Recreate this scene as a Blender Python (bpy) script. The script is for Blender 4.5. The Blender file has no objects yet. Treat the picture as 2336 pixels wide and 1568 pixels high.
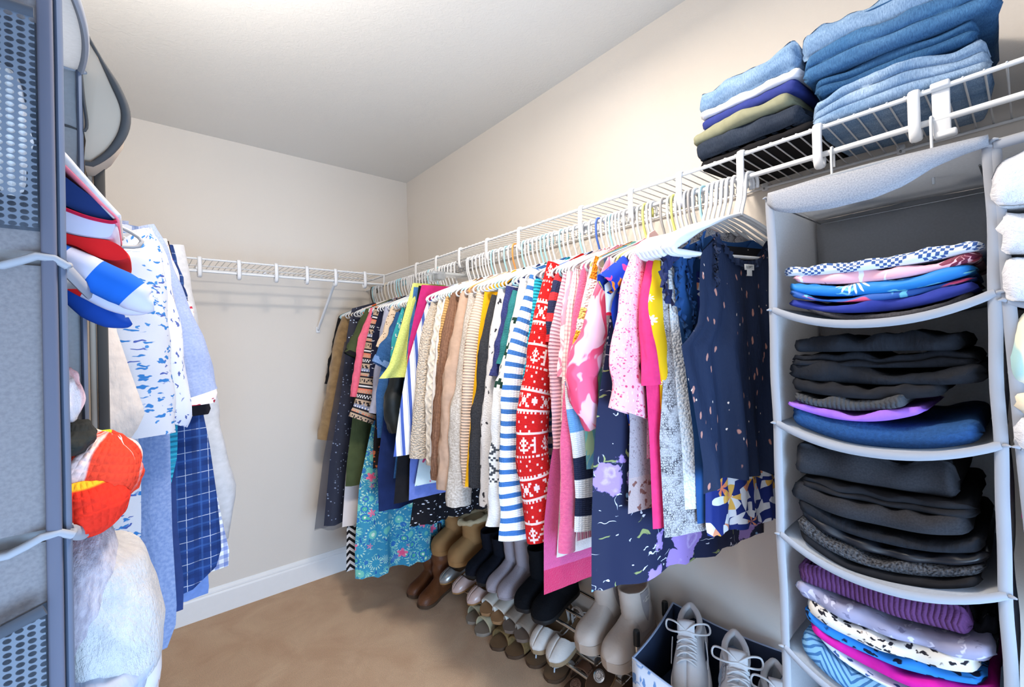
import bpy, bmesh, math, random
import numpy as np
from math import sin, cos, pi, radians, sqrt
from mathutils import Vector, Matrix, Euler

random.seed(7)
S = bpy.context.scene
COL = S.collection
# ------------------------------------------------------------------ camera
FPX = 1003.894
YAW, PITCH, ROLL = 0.70441, 0.01014, -0.02979
CAM = np.array([-1.40436, -2.7074, 1.30154])
_f = np.array([sin(YAW)*cos(PITCH), cos(YAW)*cos(PITCH), sin(PITCH)])
_r0 = np.array([cos(YAW), -sin(YAW), 0.0])
_u0 = np.cross(_r0, _f)
_r = cos(ROLL)*_r0 + sin(ROLL)*_u0
_u = -sin(ROLL)*_r0 + cos(ROLL)*_u0
cam_data = bpy.data.cameras.new('camera')
cam_data.sensor_width = 36.0
cam_data.lens = 36.0*FPX/2336.0
cam_data.clip_start = 0.02
cam = bpy.data.objects.new('camera', cam_data)
COL.objects.link(cam)
cam.matrix_world = Matrix(((_r[0], _u[0], -_f[0], CAM[0]), (_r[1], _u[1], -_f[1], CAM[1]), (_r[2], _u[2], -_f[2], CAM[2]), (0, 0, 0, 1)))
S.camera = cam
# ------------------------------------------------------------------ world, lights, exposure
S.view_settings.view_transform = 'Standard'
S.view_settings.look = 'None'
S.view_settings.exposure = 0.14
S.view_settings.gamma = 1.0
S.view_settings.use_curve_mapping = False
W = bpy.data.worlds.new('world')
S.world = W
W.use_nodes = True
W.node_tree.nodes['Background'].inputs[0].default_value = (0.62, 0.78, 1.0, 1)
W.node_tree.nodes['Background'].inputs[1].default_value = 1.2
def lamp(name, kind, loc, energy, color, **kw):
    d = bpy.data.lights.new(name, kind)
    d.energy = energy
    d.color = color
    for k, v in kw.items():
        setattr(d, k, v)
    o = bpy.data.objects.new(name, d)
    o.location = loc
    COL.objects.link(o)
    return o
# the flush ceiling lamp in the middle of the closet (above the top of the frame)
lamp('ceiling_bulb', 'AREA', (-0.92, -1.97, 2.345), 27, (1.0, 0.89, 0.77), shape='DISK', size=0.26)
# daylight coming through the open doorway behind the camera
dl = lamp('doorway_daylight', 'AREA', (-1.13, -3.42, 0.5), 50, (0.44, 0.68, 1.0), shape='RECTANGLE', size=1.2, size_y=0.95)
dl.rotation_euler = (radians(90), 0, 0)
# unseen fill light, added to brighten the closet by bouncing off the ceiling
fl_ = lamp('ceiling_fill', 'AREA', (-1.52, -1.75, 1.95), 17, (1.0, 0.94, 0.86), shape='DISK', size=0.25)
fl_.rotation_euler = (radians(180-12), 0, 0)
S.cycles.max_bounces = 10
S.cycles.diffuse_bounces = 6
S.cycles.transparent_max_bounces = 24
S.cycles.use_denoising = True

# ------------------------------------------------------------------ measuring helpers (a pixel of the photograph onto a real plane)
def ray(x, y):
    return _f + _r*(x-1168.0)/FPX - _u*(y-784.0)/FPX
def hit(x, y, ax, v):
    d = ray(x, y)
    return CAM + d*((v-CAM[ax])/d[ax])
def hitp(x, y, P, n):
    d = ray(x, y)
    n = np.asarray(n, float)
    return CAM + d*(((np.asarray(P)-CAM) @ n)/(d @ n))

# ------------------------------------------------------------------ mesh helpers
def link(name, me, parent=None, loc=None):
    o = bpy.data.objects.new(name, me)
    COL.objects.link(o)
    if parent is not None:
        o.parent = parent
    if loc is not None:
        o.location = loc
    return o
def tag(o, label=None, cat=None, group=None, kind=None):
    if label: o['label'] = label
    if cat: o['category'] = cat
    if group: o['group'] = group
    if kind: o['kind'] = kind
    return o
def empty(name, loc, label=None, cat=None, group=None, rot=(0, 0, 0)):
    o = link(name, None, None, loc)
    o.empty_display_size = 0.05
    o.rotation_euler = rot
    return tag(o, label, cat, group)
def mesh(name, V, F, mat=None, uv=None, smooth=True):
    me = bpy.data.meshes.new(name)
    V = np.asarray(V, float)
    me.from_pydata(V.tolist(), [], [tuple(f) for f in F])
    if uv is not None:
        uv = np.asarray(uv, float)
        L = me.uv_layers.new(name='UVMap')
        idx = np.empty(len(me.loops), dtype=np.int32)
        me.loops.foreach_get('vertex_index', idx)
        L.data.foreach_set('uv', uv[idx].astype(np.float32).ravel())
    if smooth:
        me.polygons.foreach_set('use_smooth', [True]*len(me.polygons))
    if mat is not None:
        me.materials.append(mat)
    me.update()
    return me
def gridF(R, C, off=0, flip=False):
    F = []
    for r in range(R-1):
        for c in range(C-1):
            a = off+r*C+c
            q = (a, a+1, a+C+1, a+C)
            F.append(q[::-1] if flip else q)
    return F
def gridmesh(name, P, mat, UV=None, flip=False):
    P = np.asarray(P, float)
    R, C = P.shape[:2]
    return mesh(name, P.reshape(-1, 3), gridF(R, C, 0, flip), mat, None if UV is None else np.asarray(UV).reshape(-1, 2))
def tube(P, r, seg=8, closed=False, flat=None):
    """a tube along points P; flat=(axis vector, factor) squashes it"""
    P = np.asarray(P, float)
    n = len(P)
    rr = np.full(n, r) if np.isscalar(r) else np.asarray(r, float)
    T = np.zeros_like(P)
    if closed:
        T = np.roll(P, -1, 0)-np.roll(P, 1, 0)
    else:
        T[1:-1] = P[2:]-P[:-2]; T[0] = P[1]-P[0]; T[-1] = P[-1]-P[-2]
    T /= np.linalg.norm(T, axis=1)[:, None]+1e-12
    a = np.array([0, 0, 1.0]) if abs(T[0][2]) < 0.9 else np.array([1.0, 0, 0])
    N = np.cross(T[0], a); N /= np.linalg.norm(N)
    V = []
    for i in range(n):
        N = N-T[i]*(N @ T[i]); N /= np.linalg.norm(N)+1e-12
        B = np.cross(T[i], N)
        for k in range(seg):
            t = 2*pi*k/seg
            V.append(P[i]+rr[i]*(cos(t)*N+sin(t)*B))
    F = []
    m = n if closed else n-1
    for i in range(m):
        j = (i+1) % n
        for k in range(seg):
            k2 = (k+1) % seg
            F.append((i*seg+k, i*seg+k2, j*seg+k2, j*seg+k))
    if not closed:
        F.append(tuple(range(seg))[::-1])
        F.append(tuple((n-1)*seg+k for k in range(seg)))
    V = np.array(V)
    if flat is not None:
        ax, fac = np.asarray(flat[0], float), flat[1]
        ax = ax/np.linalg.norm(ax)
        for i in range(n):
            s = slice(i*seg, (i+1)*seg)
            d = V[s]-P[i]
            V[s] = P[i]+d+np.outer(d @ ax, ax)*(fac-1)
    return V, F
def rbox(c, s, b=0.002, rot=None):
    """bevelled box as (V, F)"""
    bm = bmesh.new()
    bmesh.ops.create_cube(bm, size=1.0)
    for v in bm.verts:
        v.co = Vector((v.co.x*s[0], v.co.y*s[1], v.co.z*s[2]))
    if b > 0:
        bmesh.ops.bevel(bm, geom=list(bm.edges), offset=b, segments=2, profile=0.5, affect='EDGES')
    if rot is not None:
        bm.transform(Euler(rot).to_matrix().to_4x4())
    bm.verts.index_update()
    V = np.array([v.co[:] for v in bm.verts])+np.asarray(c)
    F = [tuple(v.index for v in f.verts) for f in bm.faces]
    bm.free()
    return V, F
def lathe(prof, seg=24, c=(0, 0, 0)):
    V, F = [], []
    for r, z in prof:
        for k in range(seg):
            t = 2*pi*k/seg
            V.append((c[0]+r*cos(t), c[1]+r*sin(t), c[2]+z))
    for i in range(len(prof)-1):
        for k in range(seg):
            k2 = (k+1) % seg
            F.append((i*seg+k, i*seg+k2, (i+1)*seg+k2, (i+1)*seg+k))
    if prof[0][0] > 1e-6: F.append(tuple(range(seg))[::-1])
    if prof[-1][0] > 1e-6: F.append(tuple((len(prof)-1)*seg+k for k in range(seg)))
    return np.array(V), F
def loft(secs, capa=True, capb=True):
    n = len(secs[0]); V = np.concatenate([np.asarray(s, float) for s in secs]); F = []
    for i in range(len(secs)-1):
        for k in range(n):
            k2 = (k+1) % n
            F.append((i*n+k, i*n+k2, (i+1)*n+k2, (i+1)*n+k))
    if capa: F.append(tuple(range(n))[::-1])
    if capb: F.append(tuple((len(secs)-1)*n+k for k in range(n)))
    return V, F
def join(parts):
    V, F, o = [], [], 0
    for v, f in parts:
        V.append(np.asarray(v, float))
        F += [tuple(i+o for i in q) for q in f]
        o += len(v)
    return np.concatenate(V), F
def put(name, parts, mat, parent=None, base=(0, 0, 0), smooth=True, loc=None):
    """join (V, F) pieces given in the parent's (or world) coordinates minus base into ONE mesh object"""
    V, F = join(parts) if isinstance(parts, list) else parts
    V = np.asarray(V)-np.asarray(base)
    me = mesh(name, V, F, mat, None, smooth)
    if smooth:
        me.set_sharp_from_angle(angle=radians(50))
    return link(name, me, parent, loc)
def interp(x, xs, ys):
    return np.interp(x, xs, ys)
def smoothpath(P, n=24):
    """Catmull-Rom resampling of a few points"""
    P = np.asarray(P, float)
    if len(P) < 3:
        t = np.linspace(0, 1, n)[:, None]
        return P[0]*(1-t)+P[-1]*t
    Q = np.vstack([2*P[0]-P[1], P, 2*P[-1]-P[-2]])
    L = np.r_[0, np.cumsum(np.linalg.norm(np.diff(P, axis=0), axis=1))]
    out = []
    for s in np.linspace(0, L[-1], n):
        i = min(np.searchsorted(L, s, 'right')-1, len(P)-2)
        t = (s-L[i])/(L[i+1]-L[i]+1e-12)
        p0, p1, p2, p3 = Q[i:i+4]
        out.append(0.5*((2*p1)+(-p0+p2)*t+(2*p0-5*p1+4*p2-p3)*t*t+(-p0+3*p1-3*p2+p3)*t**3))
    return np.array(out)
class Wob:
    """smooth pseudo-noise from a few random sine waves"""
    def __init__(s, seed, dim=2, n=6, f=1.0):
        g = np.random.default_rng(seed)
        s.k = g.normal(size=(n, dim))*f*2*pi*np.linspace(.5, 1.6, n)[:, None]
        s.p = g.uniform(0, 2*pi, n)
        s.n = n
    def __call__(s, *xs):
        a = 0
        for i in range(s.n):
            a = a+np.sin(sum(s.k[i, j]*xs[j] for j in range(len(xs)))+s.p[i])
        return a/sqrt(s.n)
# ------------------------------------------------------------------ materials
def srgb(h):
    if isinstance(h, str):
        h = h.lstrip('#')
        h = [int(h[i:i+2], 16)/255 for i in (0, 2, 4)]
    return tuple(c/12.92 if c <= 0.04045 else ((c+0.055)/1.055)**2.4 for c in h)+(1.0,)
class NT:
    def __init__(s, name):
        s.m = bpy.data.materials.new(name)
        s.m.use_nodes = True
        s.t = s.m.node_tree
        s.b = s.t.nodes['Principled BSDF']
        s.out = s.t.nodes['Material Output']
        s._uv = None
    def n(s, typ, **kw):
        nd = s.t.nodes.new(typ)
        for k, v in kw.items():
            setattr(nd, k, v)
        return nd
    def set(s, sock, v):
        if hasattr(v, 'is_output') or isinstance(v, bpy.types.NodeSocket):
            s.t.links.new(v, sock)
        elif v is not None:
            if sock.type == 'RGBA' and not isinstance(v, tuple):
                v = srgb(v)
            sock.default_value = v
    def math(s, op, a, b=None, c=None, clamp=False):
        nd = s.n('ShaderNodeMath', operation=op, use_clamp=clamp)
        for i, v in enumerate((a, b, c)):
            if v is not None: s.set(nd.inputs[i], v)
        return nd.outputs[0]
    def mix(s, f, a, b):
        nd = s.n('ShaderNodeMix', data_type='RGBA')
        s.set(nd.inputs[0], f); s.set(nd.inputs[6], a); s.set(nd.inputs[7], b)
        return nd.outputs[2]
    def mul(s, a, b, f=1.0):
        nd = s.n('ShaderNodeMix', data_type='RGBA', blend_type='MULTIPLY')
        s.set(nd.inputs[0], f); s.set(nd.inputs[6], a); s.set(nd.inputs[7], b)
        return nd.outputs[2]
    def uv(s, obj=False):
        if s._uv is None:
            nd = s.n('ShaderNodeTexCoord')
            s._uv = (nd.outputs['UV'], nd.outputs['Object'])
        return s._uv[1] if obj else s._uv[0]
    def scale(s, v, sc):
        nd = s.n('ShaderNodeVectorMath', operation='MULTIPLY')
        s.set(nd.inputs[0], v); nd.inputs[1].default_value = sc
        return nd.outputs[0]
    def add(s, v, w):
        nd = s.n('ShaderNodeVectorMath', operation='ADD')
        s.set(nd.inputs[0], v); s.set(nd.inputs[1], w)
        return nd.outputs[0]
    def sep(s, v):
        nd = s.n('ShaderNodeSeparateXYZ'); s.set(nd.inputs[0], v)
        return nd.outputs
    def noise(s, v, sc, det=2.0, rough=.5, col=False, dist=0.0):
        nd = s.n('ShaderNodeTexNoise')
        s.set(nd.inputs['Vector'], v); nd.inputs['Scale'].default_value = sc
        nd.inputs['Detail'].default_value = det; nd.inputs['Roughness'].default_value = rough
        nd.inputs['Distortion'].default_value = dist
        return nd.outputs['Color' if col else 'Fac']
    def vor(s, v, sc, feat='F1', rnd=1.0, out='Distance'):
        nd = s.n('ShaderNodeTexVoronoi', feature=feat)
        s.set(nd.inputs['Vector'], v); nd.inputs['Scale'].default_value = sc
        nd.inputs['Randomness'].default_value = rnd
        return nd.outputs if out is None else nd.outputs[out]
    def ramp(s, f, stops, const=False):
        nd = s.n('ShaderNodeValToRGB')
        r = nd.color_ramp
        r.interpolation = 'CONSTANT' if const else 'LINEAR'
        while len(r.elements) < len(stops):
            r.elements.new(0.5)
        for e, (p, c) in zip(r.elements, sorted(stops, key=lambda q: q[0])):
            e.position = p
            e.color = srgb(c) if not isinstance(c, tuple) else c
        s.set(nd.inputs[0], f)
        return nd.outputs[0]
    def lt(s, a, thr, soft=0.02):
        """1 where a < thr"""
        nd = s.n('ShaderNodeMapRange', interpolation_type='SMOOTHSTEP')
        s.set(nd.inputs[0], a)
        nd.inputs[1].default_value = thr-soft; nd.inputs[2].default_value = thr+soft
        nd.inputs[3].default_value = 1.0; nd.inputs[4].default_value = 0.0
        return nd.outputs[0]
    def warp(s, v, amt, sc):
        nd = s.n('ShaderNodeVectorMath', operation='MULTIPLY_ADD')
        s.set(nd.inputs[0], s.noise(v, sc, 1, col=True)); nd.inputs[1].default_value = (amt, amt, 0)
        s.set(nd.inputs[2], v)
        return nd.outputs[0]
    def bump(s, h, dist=0.001, strength=.6):
        nd = s.n('ShaderNodeBump')
        nd.inputs['Strength'].default_value = strength; nd.inputs['Distance'].default_value = dist
        s.set(nd.inputs['Height'], h)
        s.t.links.new(nd.outputs[0], s.b.inputs['Normal'])
    def fin(s, col, rough=.9, spec=.2, **kw):
        s.set(s.b.inputs['Base Color'], col)
        s.set(s.b.inputs['Roughness'], rough)
        s.b.inputs['Specular IOR Level'].default_value = spec
        for k, v in kw.items():
            s.set(s.b.inputs[k.replace('_', ' ')], v)
        return s.m
# --- colour patterns: each returns a colour socket (or a hex colour); UVs are in metres
def solid(c, var=.12, sc=60):
    def f(N):
        k = N.ramp(N.noise(N.uv(), sc, 3), [(0.3, (1-var,)*3+(1,)), (0.7, (1+var*.3,)*3+(1,))])
        return N.mul(c, k)
    return f
def heather(c1, c2, sc=350):
    return lambda N: N.mix(N.ramp(N.noise(N.uv(), sc, 2), [(.35, (0, 0, 0, 1)), (.65, (1, 1, 1, 1))]), c1, c2)
def bands(stops, period, axis=1, warp=0.0):
    """repeating stripes; stops = [(start fraction, colour)]"""
    def f(N):
        v = N.uv() if not warp else N.warp(N.uv(), warp, 40)
        x = N.math('FRACT', N.math('DIVIDE', N.sep(v)[axis], period))
        return N.ramp(x, stops, True)
    return f
def plaid(bg, lines, pu, pv, fade=.55):
    def f(N):
        o = N.sep(N.uv())
        fu = N.math('FRACT', N.math('DIVIDE', o[0], pu)); fv = N.math('FRACT', N.math('DIVIDE', o[1], pv))
        c = bg
        for (a, b, col, al) in lines:
            for q in (fu, fv):
                k = N.math('MULTIPLY', N.math('GREATER_THAN', q, a), N.math('LESS_THAN', q, b))
                c = N.mix(N.math('MULTIPLY', k, al), c, col)
        return N.mul(c, N.ramp(N.noise(N.uv(), 25, 3), [(.3, (.75, .75, .75, 1)), (.7, (1.1, 1.1, 1.1, 1))]))
    return f
def blobs(bg, layers):
    """scattered print: layers of (colour, scale, radius, stretch, share, warp)"""
    def f(N):
        c = bg(N) if callable(bg) else bg
        for i, (col, sc, thr, st, share, wp) in enumerate(layers):
            v = N.add(N.uv(), (i*3.17+.3, i*1.71, 0))
            if wp: v = N.warp(v, wp, sc*1.5)
            v = N.scale(v, (1.0/st, st, 1))
            o = N.vor(v, sc, out=None)
            k = N.lt(o['Distance'], thr, thr*.15)
            if share < 1:
                k = N.math('MULTIPLY', k, N.math('LESS_THAN', N.sep(o['Color'])[0], share))
            c = N.mix(k, c, col)
        return c
    return f
def flowers(bg, sc, size, share, cols, seed=0.0):
    """big ragged blooms: cols = petal colours from the heart outward"""
    def f(N):
        c = bg(N) if callable(bg) else bg
        v = N.add(N.warp(N.uv(), .05, 22), (seed, seed*.7, 0))
        o = N.vor(v, sc, out=None, rnd=.85)
        d = N.math('ADD', o['Distance'], N.math('MULTIPLY', N.math('SUBTRACT', N.noise(N.uv(), sc*5, 3, .6), .5), .26))
        pet = N.math('ADD', N.math('DIVIDE', d, size), N.math('MULTIPLY', N.math('SUBTRACT', N.vor(N.warp(N.uv(), .02, 40), sc*4.2), .4), .55))
        n = len(cols)
        col = N.ramp(pet, [(i/n, q) for i, q in enumerate(cols)])
        k = N.lt(d, size, .012)
        if share < 1: k = N.math('MULTIPLY', k, N.math('LESS_THAN', N.sep(o['Color'])[0], share))
        return N.mix(k, c, col)
    return f
def burst(bg, sc, size, n, cols, share=1.0, seed=0.0, thin=.35, sharp=1.0):
    """star-shaped leaves or petals round each cell centre; cols from the heart outward"""
    def f(N):
        c = bg(N) if callable(bg) else bg
        v = N.scale(N.add(N.uv(), (seed, seed*.7, 0)), (sc, sc, 1))
        o = N.vor(v, 1.0, out=None, rnd=.9)
        nd = N.n('ShaderNodeVectorMath', operation='SUBTRACT')
        N.set(nd.inputs[0], v); N.set(nd.inputs[1], o['Position'])
        q = N.sep(nd.outputs[0])
        a = N.math('ADD', N.math('ARCTAN2', q[1], q[0]), N.math('MULTIPLY', N.sep(o['Color'])[1], 6.28))
        pet = N.math('POWER', N.math('ABSOLUTE', N.math('COSINE', N.math('MULTIPLY', a, n/2))), sharp)
        r = N.math('DIVIDE', o['Distance'], N.math('ADD', thin, N.math('MULTIPLY', pet, 1-thin)))
        m = len(cols)
        col = N.ramp(N.math('DIVIDE', o['Distance'], size), [(i/m, q_) for i, q_ in enumerate(cols)], True)
        k = N.lt(r, size, .015)
        if share < 1: k = N.math('MULTIPLY', k, N.math('LESS_THAN', N.sep(o['Color'])[0], share))
        return N.mix(k, c, col)
    return f
def leopard(bg, dark, mid=None, sc=70, thr=.07):
    def f(N):
        v = N.warp(N.uv(), .012, sc*.8)
        d = N.vor(v, sc, 'DISTANCE_TO_EDGE')
        c = bg
        if mid: c = N.mix(N.lt(N.vor(v, sc), .38, .05), bg, mid)
        k = N.math('MULTIPLY', N.lt(N.math('ABSOLUTE', N.math('SUBTRACT', N.vor(v, sc), .42)), .16, .05), N.math('GREATER_THAN', N.noise(v, sc*1.1, 1), .45))
        return N.mix(k, c, dark)
    return f
def snake(bg, dark, sc=260):
    def f(N):
        v = N.scale(N.warp(N.uv(), .01, 30), (1, .6, 1))
        e = N.lt(N.vor(v, sc, 'DISTANCE_TO_EDGE', .6), .13, .06)
        m = N.ramp(N.noise(N.uv(), 28, 3, dist=1.0), [(.35, (0.15, .15, .15, 1)), (.65, (1, 1, 1, 1))])
        return N.mix(N.math('MULTIPLY', e, m), bg, dark)
    return f
def chevron(c1, c2, pu, pv, duty=.5):
    def f(N):
        o = N.sep(N.uv())
        z = N.math('PINGPONG', o[0], pu)
        x = N.math('FRACT', N.math('DIVIDE', N.math('ADD', o[1], z), pv))
        return N.mix(N.math('LESS_THAN', x, duty), c1, c2)
    return f
def brush(c1, c2, c3, sc=9, st=2.6):
    def f(N):
        v = N.scale(N.warp(N.uv(), .05, 14), (st, 1/st*1.6, 1))
        n = N.noise(v, sc, 2.5, .6, dist=.8)
        n2 = N.noise(N.add(v, (5.2, 3.1, 0)), sc*.8, 1)
        return N.mix(N.lt(n, .45, .015), N.mix(N.lt(n2, .5, .03), c1, c3), c2)
    return f
def denim(c, light='#9fbcdc', wash=.5, sc=6):
    def f(N):
        w = N.ramp(N.noise(N.uv(), sc, 4, .6), [(.35, (0, 0, 0, 1)), (.75, (wash,)*3+(1,))])
        base = N.mix(w, c, light)
        t = N.noise(N.scale(N.uv(), (1, .25, 1)), 520, 3, .7)
        base = N.mul(base, N.ramp(t, [(.3, (.55, .60, .66, 1)), (.7, (1.2, 1.17, 1.14, 1))]))
        return N.mul(base, N.ramp(N.noise(N.scale(N.uv(), (.3, 1.2, 1)), 38, 3), [(.35, (.78, .82, .86, 1)), (.65, (1.08, 1.06, 1.04, 1))]))
    return f
def cells(motif, bg, pu, pv):
    """knitted motif: rows of '.'/letters repeated over a pu x pv metre tile; bg = colours by letter"""
    H_, W_ = len(motif), len(motif[0])
    def f(N):
        o = N.sep(N.uv())
        fu = N.math('MULTIPLY', N.math('FRACT', N.math('DIVIDE', o[0], pu)), W_)
        fv = N.math('MULTIPLY', N.math('FRACT', N.math('DIVIDE', o[1], pv)), H_)
        c = bg['.']
        c = c(N) if callable(c) else c
        rows = {}
        for r, row in enumerate(motif[::-1]):
            runs, k = [], 0
            while k < W_:
                if row[k] != '.':
                    e = k
                    while e < W_ and row[e] == row[k]: e += 1
                    runs.append((k, e, row[k])); k = e
                else:
                    k += 1
            if runs: rows[r] = runs
        groups = {}
        for r, runs in rows.items():
            groups.setdefault(tuple(runs), []).append(r)
        for runs, rr in groups.items():
            inrow = None
            for r in rr:
                q = N.math('COMPARE', fv, r+.5, .5)
                inrow = q if inrow is None else N.math('ADD', inrow, q)
            by = {}
            for a, b, ch in runs:
                q = N.math('COMPARE', fu, (a+b)/2, (b-a)/2) if (a, b) != (0, W_) else 1.0
                by[ch] = q if ch not in by else N.math('ADD', by[ch], q)
            for ch, q in by.items():
                c = N.mix(N.math('MULTIPLY', inrow, q), c, bg[ch])
        return c
    return f
def over(base, *adds):
    """adds = (mask function, colour)"""
    def f(N):
        c = base(N) if callable(base) else base
        for mk, col in adds:
            c = N.mix(mk(N), c, col(N) if callable(col) else col)
        return c
    return f
def vrange(lo, hi, axis=1):
    return lambda N: N.math('MULTIPLY', N.math('GREATER_THAN', N.sep(N.uv())[axis], lo), N.math('LESS_THAN', N.sep(N.uv())[axis], hi))
# --- fabric relief
def relief(N, kind):
    uv = N.uv()
    o = N.sep(uv)
    W2 = lambda s_, p: N.math('ABSOLUTE', N.math('SINE', N.math('MULTIPLY', s_, pi/p)))
    if kind == 'weave':
        N.bump(N.noise(uv, 900, 2), .0006, .35)
    elif kind == 'denim':
        N.bump(N.noise(N.scale(uv, (1, .4, 1)), 700, 2), .0009, .5)
    elif kind == 'knit':
        h = N.math('MULTIPLY', W2(o[0], .006), W2(o[1], .005))
        N.bump(N.math('ADD', h, N.noise(uv, 300, 2)), .0016, .6)
    elif kind == 'ribv':
        N.bump(N.math('ADD', W2(o[0], .007), N.math('MULTIPLY', N.noise(uv, 400, 2), .5)), .002, .8)
    elif kind == 'ribh':
        N.bump(N.math('ADD', W2(o[1], .010), N.math('MULTIPLY', N.noise(uv, 400, 2), .5)), .0025, .9)
    elif kind == 'cable':
        z = N.math('ADD', o[0], N.math('MULTIPLY', N.math('SINE', N.math('MULTIPLY', o[1], 140)), .006))
        N.bump(N.math('ADD', W2(z, .022), N.math('MULTIPLY', N.noise(uv, 300, 2), .4)), .004, .9)
    elif kind == 'fuzzy':
        N.bump(N.noise(uv, 220, 4, .7), .004, .9)
    elif kind == 'sherpa':
        N.bump(N.vor(uv, 170), .006, .9)
    elif kind == 'crinkle':
        N.bump(N.noise(N.scale(uv, (1.4, .5, 1)), 70, 3), .004, .7)
    elif kind == 'smooth':
        N.bump(N.noise(uv, 40, 2), .001, .2)
_fab = {}
def fab(name, pat, kind='weave', rough=.9, spec=.15, sheen=0.0, **kw):
    N = NT(name)
    if isinstance(pat, str): pat = solid(pat)
    c = N.mul(pat(N), (.84, .84, .84, 1))
    relief(N, kind)
    if sheen:
        N.b.inputs['Sheen Weight'].default_value = sheen
        N.b.inputs['Sheen Roughness'].default_value = .5
    return N.fin(c, rough, spec, **kw)
def plain(name, c, rough=.5, spec=.4, metal=0.0, var=.06, sc=40, bump=0.0):
    """object-space plain surface with slight unevenness"""
    N = NT(name)
    k = N.ramp(N.noise(N.uv(True), sc, 3), [(.3, (1-var,)*3+(1,)), (.7, (1,)*3+(1,))])
    if bump: N.bump(N.noise(N.uv(True), sc*8, 3), bump, .6)
    return N.fin(N.mul(c, k), rough, spec, Metallic=metal)
# ------------------------------------------------------------------ the room
XL, YF, HC = -1.90, -3.35, 2.44
def wall_mat(name, c, sc, dist):
    N = NT(name)
    o = N.uv(True)
    k = N.ramp(N.noise(o, 1.3, 2), [(.3, (.965, .965, .965, 1)), (.7, (1, 1, 1, 1))])
    N.bump(N.noise(o, sc, 4, .6, dist=1.2), dist, .35)
    return N.fin(N.mul(c, k), .75, .25)
M_WALL = wall_mat('greige_wall_paint', '#d8d1c9', 220, .0012)
M_CEIL = wall_mat('textured_ceiling_paint', '#dad8d4', 60, .004)
M_TRIM = plain('white_trim_paint', '#e4e3e3', .4, .4, var=.02)
def carpet():
    N = NT('tan_carpet')
    o = N.uv(True)
    n1 = N.noise(o, 5, 4, .6, dist=.8)
    n2 = N.noise(o, 330, 3, .7)
    c = N.mix(N.ramp(n1, [(.35, (0, 0, 0, 1)), (.65, (1, 1, 1, 1))]), '#deb793', '#edcca8')
    c = N.mul(c, N.ramp(n2, [(.3, (.74, .74, .74, 1)), (.62, (1.15, 1.1, 1.1, 1))]))
    N.bump(N.math('ADD', n2, N.math('MULTIPLY', n1, .6)), .012, .9)
    return N.fin(c, .95, .05, Sheen_Weight=.2)
def struct(name, parts, mat):
    return tag(put(name, parts, mat, smooth=False), kind='structure')
T = .1
struct('floor', [rbox((XL/2, YF/2, -T/2), (-XL+2*T, -YF+2*T, T), 0)], carpet())
struct('ceiling', [rbox((XL/2, YF/2, HC+T/2), (-XL+2*T, -YF+2*T, T), 0)], M_CEIL)
struct('wall_back', [rbox((XL/2, T/2, HC/2), (-XL+2*T, T, HC), 0)], M_WALL)
struct('wall_right', [rbox((T/2, YF/2, HC/2), (T, -YF, HC), 0)], M_WALL)
struct('wall_left', [rbox((XL-T/2, YF/2, HC/2), (T, -YF, HC), 0)], M_WALL)
DX0, DX1, DH = -1.74, -0.50, 2.05
struct('wall_front', [rbox(((XL+DX0)/2, YF-T/2, HC/2), (DX0-XL, T, HC), 0), rbox((DX1/2, YF-T/2, HC/2), (-DX1, T, HC), 0),
                      rbox(((DX0+DX1)/2, YF-T/2, (HC+DH)/2), (DX1-DX0, T, HC-DH), 0)], M_WALL)
# baseboards: a moulded profile run along each wall
PROF = [(0, 0), (.014, 0), (.014, .100), (.012, .106), (.010, .109), (.011, .113), (.010, .120), (.006, .127), (.003, .135), (0, .135)]
def baseboard(name, a, b, n):
    a, b, n = (np.array(q, float) for q in (a, b, n))
    return struct(name, [loft([[a+n*d+np.array([0, 0, z]) for d, z in PROF], [b+n*d+np.array([0, 0, z]) for d, z in PROF]])], M_TRIM)
baseboard('baseboard_back', (XL, 0, 0), (0, 0, 0), (0, -1, 0))
baseboard('baseboard_right', (0, 0, 0), (0, YF, 0), (-1, 0, 0))
baseboard('baseboard_left', (XL, YF, 0), (XL, 0, 0), (1, 0, 0))
# flush ceiling lamp over the middle of the closet
N_ = NT('lamp_glass')
N_.fin('#fff6e8', .3, .5, Emission_Color=srgb('#fff2de'), Emission_Strength=6.0)
cl = empty('ceiling_lamp', (-.92, -1.97, HC), 'round flush ceiling lamp with a frosted dome above the carpet', 'lamp')
put('base_plate', lathe([(0, 0), (.15, 0), (.15, -.02), (.0, -.02)], 32), M_TRIM, cl)
put('glass_dome', lathe([(.13, -.02), (.125, -.04), (.10, -.062), (.05, -.074), (0.0, -.078)], 32), N_.m, cl)

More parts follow.
